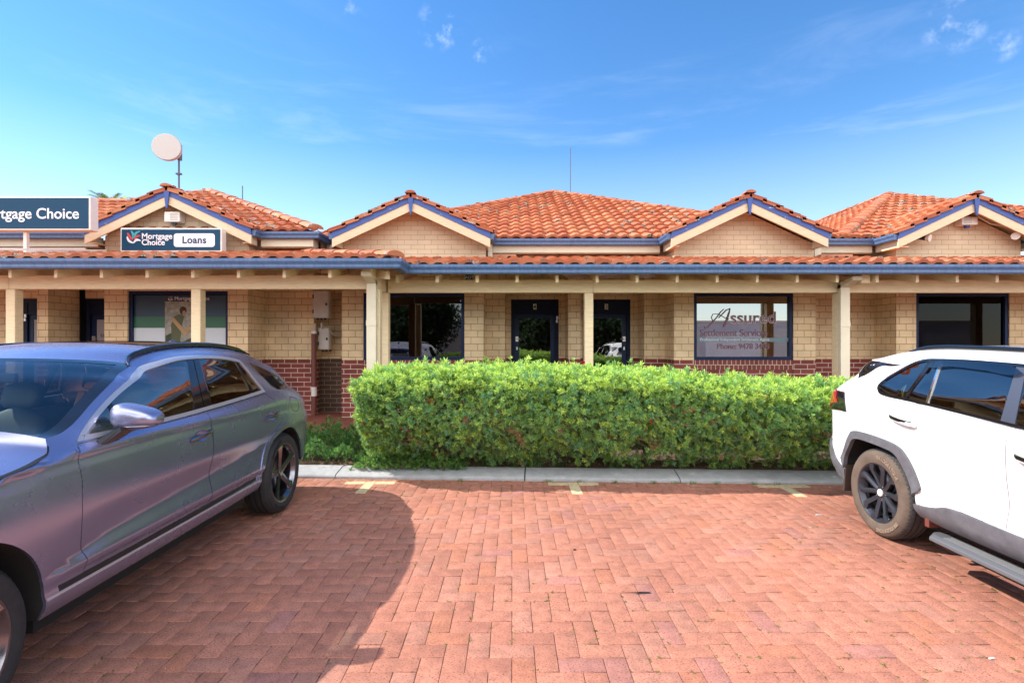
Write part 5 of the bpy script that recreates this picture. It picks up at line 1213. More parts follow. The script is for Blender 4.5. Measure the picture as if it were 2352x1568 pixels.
class Car:
    def __init__(s, surf, side, root): s.S = surf; s.side = side; s.root = root
    def mesh(s, name, V, F, Nn, material, parent=None):
        me = bpy.data.meshes.new(name); me.from_pydata([tuple(v) for v in V], [], [tuple(f) for f in F])
        me.polygons.foreach_set('use_smooth', [True]*len(me.polygons)); me.materials.append(material)
        if Nn is not None: me.normals_split_custom_set_from_vertices([tuple(n) for n in Nn])
        ob = bpy.data.objects.new(name, me); COL.objects.link(ob); ob.parent = parent or s.root; return ob
    def tri(s, outer, holes=(), grid=(.06, .04)):
        polys = [outer]+list(holes); vs = []; es = []
        for p in polys:
            o = len(vs); vs += [Vector(v) for v in p]; es += [(o+i, o+(i+1) % len(p)) for i in range(len(p))]
        B = np.array([tuple(v) for v in vs]); lo, hi = B.min(0), B.max(0)
        if grid:
            gx = np.arange(lo[0]+grid[0]*.5, hi[0], grid[0]); gy = np.arange(lo[1]+grid[1]*.5, hi[1], grid[1])
            if len(gx) and len(gy):
                G = np.array([(x, y) for x in gx for y in gy]); k = inpoly(outer, G)
                for h in holes: k &= ~inpoly(h, G)
                G = G[k]
                if len(G):
                    D = np.full(len(G), 9.)
                    for c in range(0, len(B), 400): D = np.minimum(D, np.sqrt(((G[:, None]-B[None, c:c+400])**2).sum(2)).min(1))
                    G = G[D > min(grid)*.5]; vs += [Vector(g) for g in G]
        r = delaunay_2d_cdt(vs, es, [], 0, 1e-6); V = np.array([tuple(v) for v in r[0]]); F = np.array([f for f in r[2] if len(f) == 3], int)
        c = V[F].mean(1); k = inpoly(outer, c)
        for h in holes: k &= ~inpoly(h, c)
        return V, F[k]
    def panel(s, name, outer, material, holes=(), grid=(.06, .04), off=0, thick=.012, parent=None, both=True, offf=None, rim=True):
        """a piece of skin cut from the body surface, with its edge turned in; made on both sides of the car"""
        V2, F = s.tri(outer, holes, grid); q, z = V2[:, 0], V2[:, 1]
        P = s.S.P(q, z); n = s.S.nrm(q, z); o = off if offf is None else off+offf(q, z)[:, None]; P = P+n*o
        if offf is not None:
            e = .004; Pa = lambda a, b: s.S.P(a, b)+s.S.nrm(a, b)*(off+offf(a, b)[:, None])
            n = np.cross(Pa(q+e, z)-Pa(q-e, z), Pa(q, z+e)-Pa(q, z-e)); n /= np.maximum(np.linalg.norm(n, axis=1, keepdims=True), 1e-9)
        V = [P]; Nn = [n]; Fa = [tuple(f) for f in F]; c = len(P)
        # boundary edges -> rim
        if rim and thick:
            ed = {}
            for f in F:
                for i in range(3):
                    e = (f[i], f[(i+1) % 3]); k = (min(e), max(e)); ed[k] = None if k in ed else e
            ed = [e for e in ed.values() if e is not None]; R = []; RN = []
            for a, b in ed:
                pa, pb, na, nb = P[a], P[b], n[a], n[b]; rn = np.cross(pb-pa, na); l = np.linalg.norm(rn)
                if l < 1e-9: continue
                rn /= l; R += [pa, pb, pb-nb*thick, pa-na*thick]; RN += [rn]*4; Fa.append((c+3, c+2, c+1, c)[::1]); c += 4
            if R: V.append(np.array(R)); Nn.append(np.array(RN))
        V = np.concatenate(V); Nn = np.concatenate(Nn); obs = []
        for sd in ((1, -1) if both else (1,)):
            m = s.side*sd; VV = V.copy(); NN = Nn.copy(); VV[:, 0] *= m; NN[:, 0] *= m
            obs.append(s.mesh(name, VV, Fa if m > 0 else [f[::-1] for f in Fa], NN, material, parent[0 if sd == 1 else -1] if isinstance(parent, list) else parent))
        return obs
    def ribbon(s, name, pts, width, material, off=.003, thick=.006, parent=None, both=True, step=.03):
        """a narrow strip along a line on the skin"""
        p = np.array(curve(s.S.qs(pts), False, step)); d = np.gradient(p, axis=0); d /= np.maximum(np.hypot(d[:, 0], d[:, 1])[:, None], 1e-9); n = np.stack([-d[:, 1], d[:, 0]], 1)*width/2
        return s.panel(name, [tuple(x) for x in np.concatenate([p-n, (p+n)[::-1]])], material, (), None, off, thick, parent, both)
    def poly(s, pts, step=.02, corner=40): return curve(s.S.qs(pts), True, step, corner)
    def edge(s, pts, step=.03, corner=200):
        p = np.array(curve(s.S.qs(pts), False, step, corner)); return s.S.P(p[:, 0], p[:, 1])
    def rows(s, name, E, material, rise, bow, parent=None, nx=24, fx=(-1, 1), off=0, thick=0):
        """skin spanning the car from edge points E (w, s, z): rise(i) lifts and bow(i) pushes forward towards the centre line"""
        n = len(E); t = np.linspace(fx[0], fx[1], nx+1); V = []; 
        for i, (w, y, z) in enumerate(E):
            r = rise(i/(n-1)); b = bow(i/(n-1)); k = 1-t**2
            kk = .55*(1-t**2)+.45*(1-t**6)
            V.append(np.stack([w*t, y-b*k, z+r*kk+off], 1))
        V = np.concatenate(V); m = nx+1; F = [(i*m+j, i*m+j+1, (i+1)*m+j+1, (i+1)*m+j) for i in range(n-1) for j in range(nx)]
        me = bpy.data.meshes.new(name); me.from_pydata([tuple(v) for v in V], [], F); bm = bmesh.new(); bm.from_mesh(me); bmesh.ops.remove_doubles(bm, verts=bm.verts, dist=1e-5); bmesh.ops.recalc_face_normals(bm, faces=bm.faces)
        if sum(f.normal.z for f in bm.faces) < 0: bmesh.ops.reverse_faces(bm, faces=bm.faces)
        bm.to_mesh(me); bm.free(); me.polygons.foreach_set('use_smooth', [True]*len(me.polygons)); me.materials.append(material)
        ob = bpy.data.objects.new(name, me); COL.objects.link(ob); ob.parent = parent or s.root; return ob
    def loc(s, name, mb, material, parent=None, both=False, **k):
        """a mesh given in car coordinates with x outward on the visible side"""
        out = []
        for sd in ((1, -1) if both else (1,)):
            m = MB(); m.v = [(v[0]*s.side*sd, v[1], v[2]) for v in mb.v]; m.f = list(mb.f)
            out.append(m.build(name, material, (parent[0 if sd == 1 else -1] if isinstance(parent, list) else parent) or s.root, origin=(0, 0, 0), **k))
        return out
    def liner(s, arch, depth=.36):
        """dark wheel-arch lining from the arch edge inwards"""
        p = np.array(arch); A = s.S.P(p[:, 0], p[:, 1]); A[:, 0] -= .010; B = A.copy(); B[:, 0] -= depth; mb = MB(); n = len(A)
        mb.add(list(A)+list(B), [(i, i+1, n+i+1, n+i) for i in range(n-1)]+[tuple(range(n, 2*n))]); return s.loc('arch_liner', mb, LINER, both=True, fixn=False)
def seat(mb, x, y, z=.0):
    """seat with back and headrest; the backrest leans rearwards"""
    def rb(cx, cy, cz, hx, hy, hz, tilt):
        n = 12
        for i in range(1):
            vs = []; st = 9
            for j in range(st+1):
                u = -1+2*j/st; k = (1-abs(u)**3.2)**(1/3.2) if abs(u) < 1 else 0
                for a in range(20):
                    t = 2*PI*a/20; c_, s_ = math.cos(t), math.sin(t); px = hx*k*math.copysign(abs(c_)**.6, c_); py = hy*max(k, .25)*math.copysign(abs(s_)**.6, s_); pz = hz*u
                    vs.append((cx+px, cy+py+pz*tilt, cz+pz))
            mb.add(vs, [(j*20+a, j*20+(a+1) % 20, (j+1)*20+(a+1) % 20, (j+1)*20+a) for j in range(st) for a in range(20)]+[tuple(range(19, -1, -1)), tuple(range(st*20, st*20+20))])
    rb(x, y, .58+z, .25, .27, .10, 0); rb(x, y+.36, .88+z, .24, .08, .34, .32); rb(x, y+.50, 1.29+z, .13, .055, .10, .2)
    return mb
def wheel(car, w, y, r, half, rr, spoke, rimmat, sidemat, treadmat, both=True, steer=0, cap=None, words='', lettermat=None):
    """wheel = brake disc and barrel, with tyre, rim and centre cap as its pieces; w = outer face of the tyre"""
    out = []
    for sd in ((1, -1) if both else (1,)):
        m = car.side*sd; c = (0, 0, 0)
        def place(mb, name, mt, par, **k):
            q = MB(); cs, sn = math.cos(steer), math.sin(steer)
            vv = []
            for (a, b, h) in mb.v:
                a2 = a-half  # rotate about the wheel centre for steering
                vv.append(((w-half+a2*cs-b*sn)*m, y+a2*sn+b*cs, r+h))
            q.v = vv; q.f = mb.f; return q.build(name, mt, par, origin=(0, 0, 0), **k)
        # local: x from 0 (inner face) to 2*half (outer face)
        H = 2*half
        base = MB().lathe([(0, H-.11), (.05, H-.11), (.16, H-.115), (.165, H-.13), (0, H-.13)], 'x', (0, 0, 0), 40); base.lathe([(rr-.012, .01), (rr-.02, H-.05), (rr-.03, H-.05), (rr-.025, .01)], 'x', (0, 0, 0), 56, True)
        wb = place(base, 'wheel', DARKCHROME, car.root, smooth=True, angle=.6)
        g = .006
        side_p = [(rr-.002, H-.020), (rr+.004, H-.008), (rr+.012, H-.006), (rr+(r-rr)*.28, H-.001), (rr+(r-rr)*.5, H), (rr+(r-rr)*.72, H-.006), (r-.020, H-.020), (r-.010, H-.030)]
        t = MB().lathe(side_p, 'x', c, 72); place(t, 'tyre_wall', sidemat, wb, smooth=True, angle=.7)
        k = [H*.30, H*.5, H*.70]; tp = [(r-.010, H-.030), (r-.003, H-.045)]
        for x in k[::-1]: tp += [(r, x+.007), (r-.010, x+.006), (r-.010, x-.006), (r, x-.007)]
        tp += [(r-.003, .045), (r-.02, .02), (rr+(r-rr)*.5, 0), (rr, .02)]
        t = MB().lathe(tp, 'x', c, 96)
        # shoulder lugs: short blocks round the outer edge
        nl = 64
        for j in range(nl):
            a0 = 2*PI*j/nl; a1 = a0+2*PI/nl*.72
            def pt(x, rad, a): return (x, rad*math.cos(a), rad*math.sin(a))
            x0, x1 = H-.014, H*.72
            t.add([pt(H-.022, r-.017, a0), pt(H-.022, r-.017, a1), pt(H-.036, r-.004, a1), pt(H-.036, r-.004, a0), pt(x1+.006, r+.0035, a0), pt(x1+.006, r+.0035, a1), pt(x1+.006, r-.012, a1), pt(x1+.006, r-.012, a0)], [(0, 1, 2, 3), (3, 2, 5, 4), (4, 5, 6, 7), (0, 3, 4, 7), (1, 6, 5, 2)])
        place(t, 'tyre', treadmat, wb, smooth=True, angle=.5)
        if words:
            tm = MB(); n_ = len(words)
            for base_a in (PI*.5+.55, -PI*.5-.45):
                for i_, ch in enumerate(words):
                    g_ = text_mb(ch, .040, 0, 0, 0, depth=.004, align='CENTER', bold=.001); a_ = base_a-(i_-n_/2)*.085*m*(1 if True else 1); rad = rr+(r-rr)*.5
                    ca, sa = math.cos(a_), math.sin(a_); o_ = len(tm.v)
                    for (lx, ly, lz) in g_.v:
                        # letter plane: tangent and outward radius
                        lz -= .014; R_ = rad+lz; t_ = lx*m
                        tm.v.append((H+.0015-ly, R_*ca+t_*sa, R_*sa-t_*ca))
                    tm.f += [tuple(q_+o_ for q_ in f_) for f_ in g_.f]
            place(tm, 'tyre_lettering', lettermat, wb, fixn=False)
        lip = MB().lathe([(rr-.03, H-.055), (rr-.014, H-.022), (rr-.006, H-.012), (rr+.002, H-.010), (rr+.004, H-.022)], 'x', c, 72)
        rm = spoke(lip, H, rr); place(rm, 'rim', rimmat, wb, smooth=True, angle=.45)
        if cap: place(cap(H), 'centre_cap', WHITEPL if cap is capRing else rimmat, wb, smooth=True, angle=.6)
        nuts = MB()
        for j in range(5):
            a = 2*PI*(j+.5)/5; nuts.lathe([(0, H-.042), (.009, H-.042), (.010, H-.06)], 'x', (0, .057*math.cos(a), .057*math.sin(a)), 8)
        place(nuts, 'wheel_nuts', STEEL, wb)
        out.append(wb)
    return out
def capRing(H): return MB().lathe([(0, H-.030), (.026, H-.030), (.030, H-.034), (.030, H-.05)], 'x', (0, 0, 0), 24)
def spokes_star(lip, H, rr):
    # five broad faceted spokes, each with a raised ridge and a flared, turned foot
    for k in range(5):
        a = PI/2+2*PI*k/5+.15; ca, sa = math.cos(a), math.sin(a)
        st = [(.025, -.030, .030, .004, H-.040), (.075, -.034, .034, .004, H-.036), (.13, -.026, .030, .002, H-.030), (.19, -.024, .036, .000, H-.022), (rr-.03, -.030, .055, -.004, H-.017), (rr-.008, -.045, .080, -.006, H-.013)]
        vs = []
        for (r0, t0, t1, tm, x) in st:
            for (t, dx) in ((t0, -.022), (t0, -.006), (tm, .004), (t1, -.010), (t1, -.026)):
                vs.append((x+dx, r0*ca-t*sa, r0*sa+t*ca))
        n = 5; lip.add(vs, [(i*n+j, i*n+j+1, (i+1)*n+j+1, (i+1)*n+j) for i in range(len(st)-1) for j in range(n-1)])
    lip.lathe([(0, H-.034), (.034, H-.036), (.036, H-.05)], 'x', (0, 0, 0), 20); return lip
def spokes_double(lip, H, rr):
    for k in range(5):
        for s_ in (-1, 1):
            a = PI/2+2*PI*k/5-.1; ca, sa = math.cos(a), math.sin(a)
            st = [(.03, .008, .018, H-.045), (.07, .020, .020, H-.038), (.13, .044, .021, H-.028), (.175, .066, .022, H-.019), (rr-.030, .066, .032, H-.014), (rr-.006, .055, .030, H-.014)]
            vs = []
            for (r0, tc, hw, x) in st:
                for (t, dx) in ((tc-hw, -.024), (tc-hw, -.004), (tc, .003), (tc+hw, -.006), (tc+hw, -.026)):
                    t *= s_; vs.append((x+dx, r0*ca-t*sa, r0*sa+t*ca))
            n = 5; lip.add(vs, [(i*n+j, i*n+j+1, (i+1)*n+j+1, (i+1)*n+j) for i in range(len(st)-1) for j in range(n-1)])
    lip.lathe([(0, H-.040), (.05, H-.042), (.055, H-.06)], 'x', (0, 0, 0), 24); return lip
def ellipse(cx, cz, a, b, n=28): return [(cx+a*math.cos(2*PI*k/n), cz+b*math.sin(2*PI*k/n)) for k in range(n)]
def arch_pts(c, a, z0, b, n=26, t0=0, t1=PI): return [(c-a*math.cos(t0+(t1-t0)*k/n), z0+b*math.sin(t0+(t1-t0)*k/n)) for k in range(n+1)]

# ------------------------------------------------------------------ grey SUV
def grey_suv():
    root = thing('parked_car', 'matte grey SUV parked nose out on the left, its side in shade', 'car', (-3.0604, 2.1014, 0), .012)
    zb = [(-1, .86), (-.4, 1.0), (0, 1.055), (.36, 1.09), (.55, 1.10), (1.15, 1.105), (1.68, 1.117), (2.0, 1.127), (2.65, 1.155), (3.0, 1.13), (3.4, 1.09), (3.9, 1.07)]
    zc = [(-1, .80), (-.4, .97), (0, 1.03), (.36, 1.065), (1.05, 1.070), (1.67, 1.049), (2.2, 1.030), (2.76, 1.008), (3.3, .975), (3.9, .95)]
    lowc = [(-1, .52), (.2, .535), (.34, .555), (.45, .585), (.7, .630), (.93, .645), (1.2, .662), (2.0, .70), (2.5, .735), (2.9, .75), (3.9, .70)]
    sh = lambda L, d: [(a, b+d) for a, b in L]
    zre = [(-1, 1.478), (1.2, 1.478), (1.4, 1.530), (1.6, 1.556), (2.0, 1.568), (2.4, 1.552), (2.7, 1.515), (2.85, 1.485), (3.1, 1.435), (3.5, 1.40), (3.9, 1.39)]
    wre = [(-1, .67), (1.0, .67), (1.4, .615), (2.0, .605), (2.6, .60), (3.1, .59), (3.9, .57)]
    c = lambda v: [(0, v)]
    levels = [(c(.30), c(.855)), (c(.36), c(.905)), (c(.425), c(.928)), (c(.47), c(.922)), (c(.53), [(-1, .90), (.2, .925), (.6, .948), (2.1, .952), (2.6, .938), (3.9, .92)]),
              (sh(lowc, -.006), [(-1, .90), (.3, .926), (.7, .924), (1.9, .926), (2.4, .934), (2.8, .945), (3.9, .92)]), (sh(lowc, .012), [(-1, .90), (.3, .930), (.7, .926), (1.9, .929), (2.4, .938), (2.8, .950), (3.9, .92)]),
              ([(0, .80), (1.5, .82), (3, .85)], [(-1, .90), (.2, .952), (1.5, .956), (2.3, .955), (2.85, .972), (3.3, .955), (3.9, .92)]),
              (sh(zc, -.075), [(-1, .87), (.2, .938), (1.5, .945), (2.4, .952), (2.85, .965), (3.3, .945), (3.9, .905)]),
              (sh(zc, -.020), [(-1, .85), (.2, .928), (1.5, .937), (2.85, .950), (3.9, .895)]), (sh(zc, .002), [(-1, .84), (.2, .934), (1.5, .942), (2.85, .953), (3.9, .89)]),
              (sh(zb, .004), [(-1, .80), (.2, .885), (.6, .905), (1.5, .905), (2.4, .905), (2.8, .90), (3.3, .87), (3.9, .84)]),
              (sh(zb, .065), [(-1, .80), (.3, .84), (.6, .880), (1.5, .887), (2.4, .880), (2.8, .85), (3.3, .80), (3.9, .78)]),
              (c(1.30), [(-1, .75), (.6, .80), (1.0, .832), (1.5, .845), (2.4, .832), (3.0, .76), (3.9, .69)]), (c(1.39), [(-1, .69), (.6, .735), (1.0, .775), (1.5, .803), (2.4, .785), (2.9, .69), (3.9, .61)]), (sh(zre, -.052), [(-1, .66), (.6, .69), (1.0, .715), (1.4, .735), (2.0, .728), (2.5, .70), (3.1, .63), (3.9, .60)]), (zre, wre), (sh(zre, .03), [(a, b-.05) for a, b in wre])]
    sR = [(.25, 3.66), (.40, 3.76), (.55, 3.82), (.75, 3.84), (.95, 3.82), (1.05, 3.78), (1.12, 3.72), (1.2, 3.60), (1.3, 3.45), (1.38, 3.36), (1.42, 3.40), (1.5, 3.40)]
    LR = [(.3, .55), (.9, .62), (1.1, .60), (1.3, .42), (1.42, .40), (1.5, .38)]
    sF = [(.2, -.95), (.4, -1.0), (.7, -1.0), (.9, -.95), (1.0, -.88), (1.2, -.8)]
    S = Surf(levels, sR, LR, 2.7, sF, [(0, .55)], 2.5); car = Car(S, 1, root)
    # outlines
    fa = [(-.585, .34)]+arch_pts(-.145, .425, .40, .435, 26, .0, PI)+[(.285, .34)]
    ra = [(2.39, .345)]+arch_pts(2.845, .455, .36, .445, 28, .0, PI-.12)+[(3.31, .40)]
    apil = [(1.211, 1.477), (1.05, 1.436), (.894, 1.386), (.731, 1.310), (.58, 1.234), (.475, 1.182), (.422, 1.165), (.372, 1.158)]
    hoode = [(.372, 1.158), (.345, 1.105), (.30, 1.088), (.0, 1.045), (-.35, .985), ('F', .0, .93), ('F', .3, .90), ('F', 1.0, .885)]
    roofe = [(1.211, 1.477), (1.4, 1.530), (1.6, 1.556), (2.0, 1.568), (2.4, 1.552), (2.7, 1.515), (2.85, 1.485), ('R', .0, 1.435), ('R', .2, 1.42), ('R', .5, 1.415), ('R', 1.0, 1.415)]
    Q = S.qs
    top = curve(Q(roofe), False, .03, 200); ap_ = curve(Q(apil), False, .03, 200); he = curve(Q(hoode), False, .03, 60)
    fac = curve(Q(fa), False, .025, 60); rac = curve(Q(ra), False, .025, 60)
    rearc = curve(Q([('R', 1.0, 1.415), ('R', 1, 1.2), ('R', 1, .9), ('R', 1, .6), ('R', 1, .40)]), False, .03, 200)
    botr = curve(Q([('R', 1, .40), ('R', .5, .40), ('R', 0, .40), (3.31, .40)]), False, .03, 200)
    frontc = curve(Q([('F', 1, .885), ('F', 1, .6), ('F', 1, .30)]), False, .03); botf = curve(Q([('F', 1, .30), ('F', .5, .30), ('F', 0, .31), (-.585, .34)]), False, .03, 200)
    # going round clockwise: roof edge rearward, down the tail, under the rear bumper, rear arch (reversed), sill, front arch (reversed), front bumper, nose, hood edge (reversed), pillar (reversed)
    outer = top[:-1]+rearc[:-1]+botr[:-1]+rac[::-1][:-1]+curve(Q([(2.39, .345), (.285, .34)]), False, .04)[:-1]+fac[::-1][:-1]+botf[::-1][:-1]+frontc[::-1][:-1]+he[::-1][:-1]+ap_[::-1][:-1]
    outer = outer[::-1]
    dlo = car.poly([(.499, 1.119), (.535, 1.155), (.60, 1.199), (.755, 1.280), (.923, 1.357), (1.135, 1.427), (1.34, 1.480), (1.519, 1.508), (1.726, 1.516), (1.912, 1.513), (2.064, 1.504), (2.241, 1.485), (2.381, 1.459), (2.440, 1.366), (2.486, 1.268), (2.533, 1.173), (2.246, 1.156), (1.932, 1.142), (1.609, 1.130), (1.334, 1.122), (1.098, 1.118), (.754, 1.117)], .025, 45)
    bl = [(1.618, 1.126), (1.604, 1.071), (1.612, .967), (1.600, .781), (1.602, .61), (1.594, .470)]
    fd = car.poly([(0.495, 1.110), (0.480, 1.094), (0.459, 1.061), (0.462, 0.939), (0.455, 0.791), (0.474, 0.613), (0.497, 0.534), (0.498, 0.464), (1.029, 0.464)]+bl[::-1]+[(1.334, 1.117), (1.098, 1.113), (0.754, 1.112)], .025, 45)
    rd = car.poly(bl+[(2.038, 0.464), (2.394, 0.464), (2.415, 0.551), (2.475, 0.651), (2.546, 0.747), (2.593, 0.815), (2.656, 0.847), (2.715, 0.888), (2.720, 0.942), (2.674, 1.028), (2.638, 1.094), (2.571, 1.125), (2.535, 1.162), (2.247, 1.151), (1.933, 1.137)], .025, 45)
    qtr = car.poly([(2.567, 1.428), (2.845, 1.373), (2.993, 1.315), (3.114, 1.251), (3.201, 1.184), (3.146, 1.163), (2.962, 1.165), (2.797, 1.172), (2.740, 1.196), (2.696, 1.267), (2.632, 1.360)], .02, 60)
    car.panel('body', outer, GREYPAINT, [dlo, fd, rd, qtr], (.045, .028))
    hp = lambda c0, c1: ellipse(c0, c1, .085, .040)
    hd = lambda c0, c1: (lambda q, z: -.030*np.clip(1-((q-c0)/.085)**2-((z-c1)/.04)**2, 0, 1)**.6)
    doors = []
    for nm, pl, hc in (('front_door', fd, (1.475, .975)), ('rear_door', rd, (2.53, .955))):
        h = hp(*hc); d = car.panel(nm, inset(pl, .0045), GREYPAINT, [h], (.035, .022)); doors.append(d)
        car.panel('handle_bowl', h, GREYPAINT, (), (.012, .010), 0, 0, d, offf=hd(*hc))
        p = [(hc[0]-.135, hc[1]-.012), (hc[0]-.06, hc[1]+.0), (hc[0]+.06, hc[1]+.006), (hc[0]+.135, hc[1]+.012)]
        A = S.P([a for a, b in p], [b for a, b in p]); A[:, 0] += (.006, .026, .026, .006)
        mb = MB(); vs = []
        K = curve([(a, b) for a, b in zip(A[:, 1], A[:, 0])], False, .02, 200); ys = np.array(K)
        zz = np.interp(ys[:, 0], A[:, 1], A[:, 2])
        for (y, x), z in zip(K, zz):
            for t in range(10): th = 2*PI*t/10; vs.append((x+.009*math.cos(th), y, z+.015*math.sin(th)))
        n = len(K); mb.add(vs, [(i*10+j, i*10+(j+1) % 10, (i+1)*10+(j+1) % 10, (i+1)*10+j) for i in range(n-1) for j in range(10)]+[tuple(range(10)), tuple(range((n-1)*10, n*10))])
        car.loc('handle', mb, DARKCHROME, d, True, smooth=True, angle=.8)
    # glass and its surround
    gi = inset(dlo, .024)
    car.panel('window_trim', dlo, SATIN, [gi], None, .003, .012)
    # split glass by the pillars
    cutx = lambda z, a, b: a+(b-a)*(z-1.12)/(1.49-1.12)
    def clip(poly, f, keep):
        out = []; n = len(poly)
        for i in range(n):
            p, r = poly[i], poly[(i+1) % n]; dp, dr = (p[0]-f(p[1]))*keep, (r[0]-f(r[1]))*keep
            if dp >= 0: out.append(p)
            if dp*dr < 0: t = dp/(dp-dr); out.append((p[0]+(r[0]-p[0])*t, p[1]+(r[1]-p[1])*t))
        return out
    f0 = lambda z: .735+0*z; f1 = lambda z: cutx(z, 1.472, 1.64); f2 = lambda z: cutx(z, 1.588, 1.714); f3 = lambda z: cutx(z, 1.684, 1.780); f4 = lambda z: 2.555+(2.49-2.555)*(z-1.14)/.33-.10*max(0, 1-abs((z-1.30)/.2))*0
    glass_g = (.06, .05)
    car.panel('window', clip(gi, lambda z: .815, 1) and clip(clip(gi, lambda z: .815, 1), f1, -1), CARGLASS, (), glass_g, -.006, .004)
    car.panel('window', clip(gi, lambda z: .785, -1), CARGLASS, (), glass_g, -.006, .004)
    car.panel('window', clip(clip(gi, f3, 1), lambda z: 2.327+(1.16-z)*.12, -1), TINTGLASS, (), glass_g, -.006, .004)
    car.panel('window', clip(gi, lambda z: 2.347+(1.16-z)*.02, 1), TINTGLASS, (), glass_g, -.006, .004)
    for a, b in ((lambda z: .785, lambda z: .815), (f1, lambda z: f2(z)-.004), (lambda z: f2(z)+.004, f3), (lambda z: 2.327+(1.16-z)*.12, lambda z: 2.347+(1.16-z)*.02)):
        car.panel('window_pillar', clip(clip(gi, a, 1), b, -1), GLOSSBLACK, (), None, -.001, .02)
    car.panel('quarter_window', inset(qtr, .004), GLOSSBLACK, (), (.05, .04), -.003, .006)
    # hood, windscreen, roof
    car.ribbon('hood_gap', [(.362, 1.125), (.338, 1.098), (.27, 1.080), (.0, 1.039), (-.34, .980)], .007, BLACK, .0015, .002)
    for e_, (c0, lo_) in ((fac, (-.145, .36)), (rac, (2.845, .40))):
        pts_ = [p for p in e_ if p[1] > lo_]; o_ = [(c0+(p[0]-c0)*1.17, .38+(p[1]-.38)*1.16) for p in pts_]
        car.panel('arch_lip', pts_+o_[::-1], GREYPAINT, (), None, .0045, .008)
    E = car.edge(hoode, .03, 60)
    nose = float(E[-1][1])
    car.rows('hood', E, GREYPAINT, lambda t: .085*min(1, max(0, (1-t)*1.6)), lambda t: .16*max(0, 1-t*5))
    A = car.edge(apil[::-1], .03)
    car.rows('windscreen', A, SCREENGLASS, lambda t: .020+.026*t, lambda t: .16+.15*t)
    car.rows('windscreen_edge', A, GLOSSBLACK, lambda t: .020+.026*t, lambda t: .16+.15*t, fx=(.935, 1.0), nx=3, off=.002); car.rows('windscreen_edge', A, GLOSSBLACK, lambda t: .020+.026*t, lambda t: .16+.15*t, fx=(-1.0, -.935), nx=3, off=.002)
    n = len(A); car.rows('windscreen_edge', A[int(n*.93):], GLOSSBLACK, lambda t: .044+.002*t, lambda t: .297+.013*t, off=.002)
    R = car.edge(roofe, .03)
    car.rows('roof', R, GREYPAINT, lambda t: .046+.012*math.sin(PI*min(1, t*1.2)) if t < .8 else .046*(1-t)/.2, lambda t: .31*max(0, 1-t*2.6))
    k0, k1 = int(len(R)*.16), int(len(R)*.52)
    nR = len(R)
    f_r = lambda t: .046+.012*math.sin(PI*min(1, t*1.2)) if t < .8 else .046*(1-t)/.2
    T = lambda t: (k0+(k1-k0-1)*t)/(nR-1)
    car.rows('sunroof', R[k0:k1], GLOSSBLACK, lambda t: f_r(T(t)), lambda t: .31*max(0, 1-T(t)*2.6), fx=(-.80, .80), off=.003)
    rail = [(1.16, 1.462), (1.25, 1.505), (1.4, 1.545), (1.6, 1.574), (2.0, 1.588), (2.4, 1.573), (2.7, 1.535), (2.86, 1.485)]
    rp = car.edge(rail, .05); mb = MB(); pts = [Vector((p[0]+.004, p[1], p[2]+.008)) for p in rp]; n = len(pts)
    mb.tube(pts, [.006+.013*min(1, min(i, n-1-i)/4) for i in range(n)], 10); car.loc('roof_rail', mb, GLOSSBLACK, both=True, smooth=True, angle=.8)
    # sill strip, lamps, flap
    car.ribbon('sill_trim', [(.285, .434), (1.2, .433), (2.36, .434)], .012, SATIN, .006, .01)
    car.ribbon('sill_strip', [(.285, .456), (1.2, .452), (2.30, .462)], .026, BLACK, .003, .01)
    for z in (1.005, .935): car.ribbon('tail_lamp', [('R', .12, z-.003), ('R', .35, z), ('R', .62, z)], .03, REDLENS, .004, .01)
    car.ribbon('head_lamp', [('F', .1, .80), ('F', .5, .77)], .03, WHITEPL, .004, .01); car.ribbon('head_lamp', [('F', .1, .73), ('F', .5, .70)], .03, WHITEPL, .004, .01)
    car.panel('grille', car.poly([('F', .6, .78), ('F', 1, .80), ('F', 1, .45), ('F', .75, .50)]), BLACK, (), (.05, .05), .004, .01)
    car.panel('rear_window', car.poly([('R', .55, 1.17), ('R', 1, 1.17), ('R', 1, 1.36), ('R', .62, 1.36)]), GLOSSBLACK, (), (.05, .04), .004, .008)
    fl = car.poly([(2.955, 1.05), (2.985, 1.075), (3.10, 1.062), (3.15, 1.04), (3.165, .955), (3.14, .930), (3.04, .932), (2.99, .955)], .015, 100)
    car.panel('fuel_flap_gap', fl, BLACK, [inset(fl, .005)], None, .0008, .002, both=False)
    for dd in (.48,):
        pass
    # mirrors
    mb = MB(); vs = []; m1, m2 = 18, 28
    for i in range(m1+1):
        u = -PI/2+PI*i/m1
        for j in range(m2):
            v = 2*PI*j/m2; cu, su, cv, sv = math.cos(u), math.sin(u), math.cos(v), math.sin(v)
            e = lambda t, p: math.copysign(abs(t)**p, t)
            x = e(su, .7); y = e(cu, .6)*e(cv, .75); z = e(cu, .6)*e(sv, .8)
            if y > .45: y = .45+(y-.45)*.15
            taper = 1-.16*x-.06*x*x
            vs.append((1.002+.114*x, .775+.080*y+.02*x, 1.203+.068*z*taper*(1-.12*x)-.012*x))
    mb.add(vs, [(i*m2+j, i*m2+(j+1) % m2, (i+1)*m2+(j+1) % m2, (i+1)*m2+j) for i in range(m1) for j in range(m2)])
    mi = car.loc('wing_mirror', mb, GREYPAINT, both=True, smooth=True, angle=1.2)
    mb = MB().hexa([(.925, .60, 1.075), (.925, .73, 1.080), (1.00, .80, 1.145), (.965, .70, 1.145), (.905, .60, 1.110), (.905, .73, 1.115), (1.00, .80, 1.165), (.955, .70, 1.165)])
    car.loc('mirror_arm', mb, GLOSSBLACK, mi, True, bevel=.006)
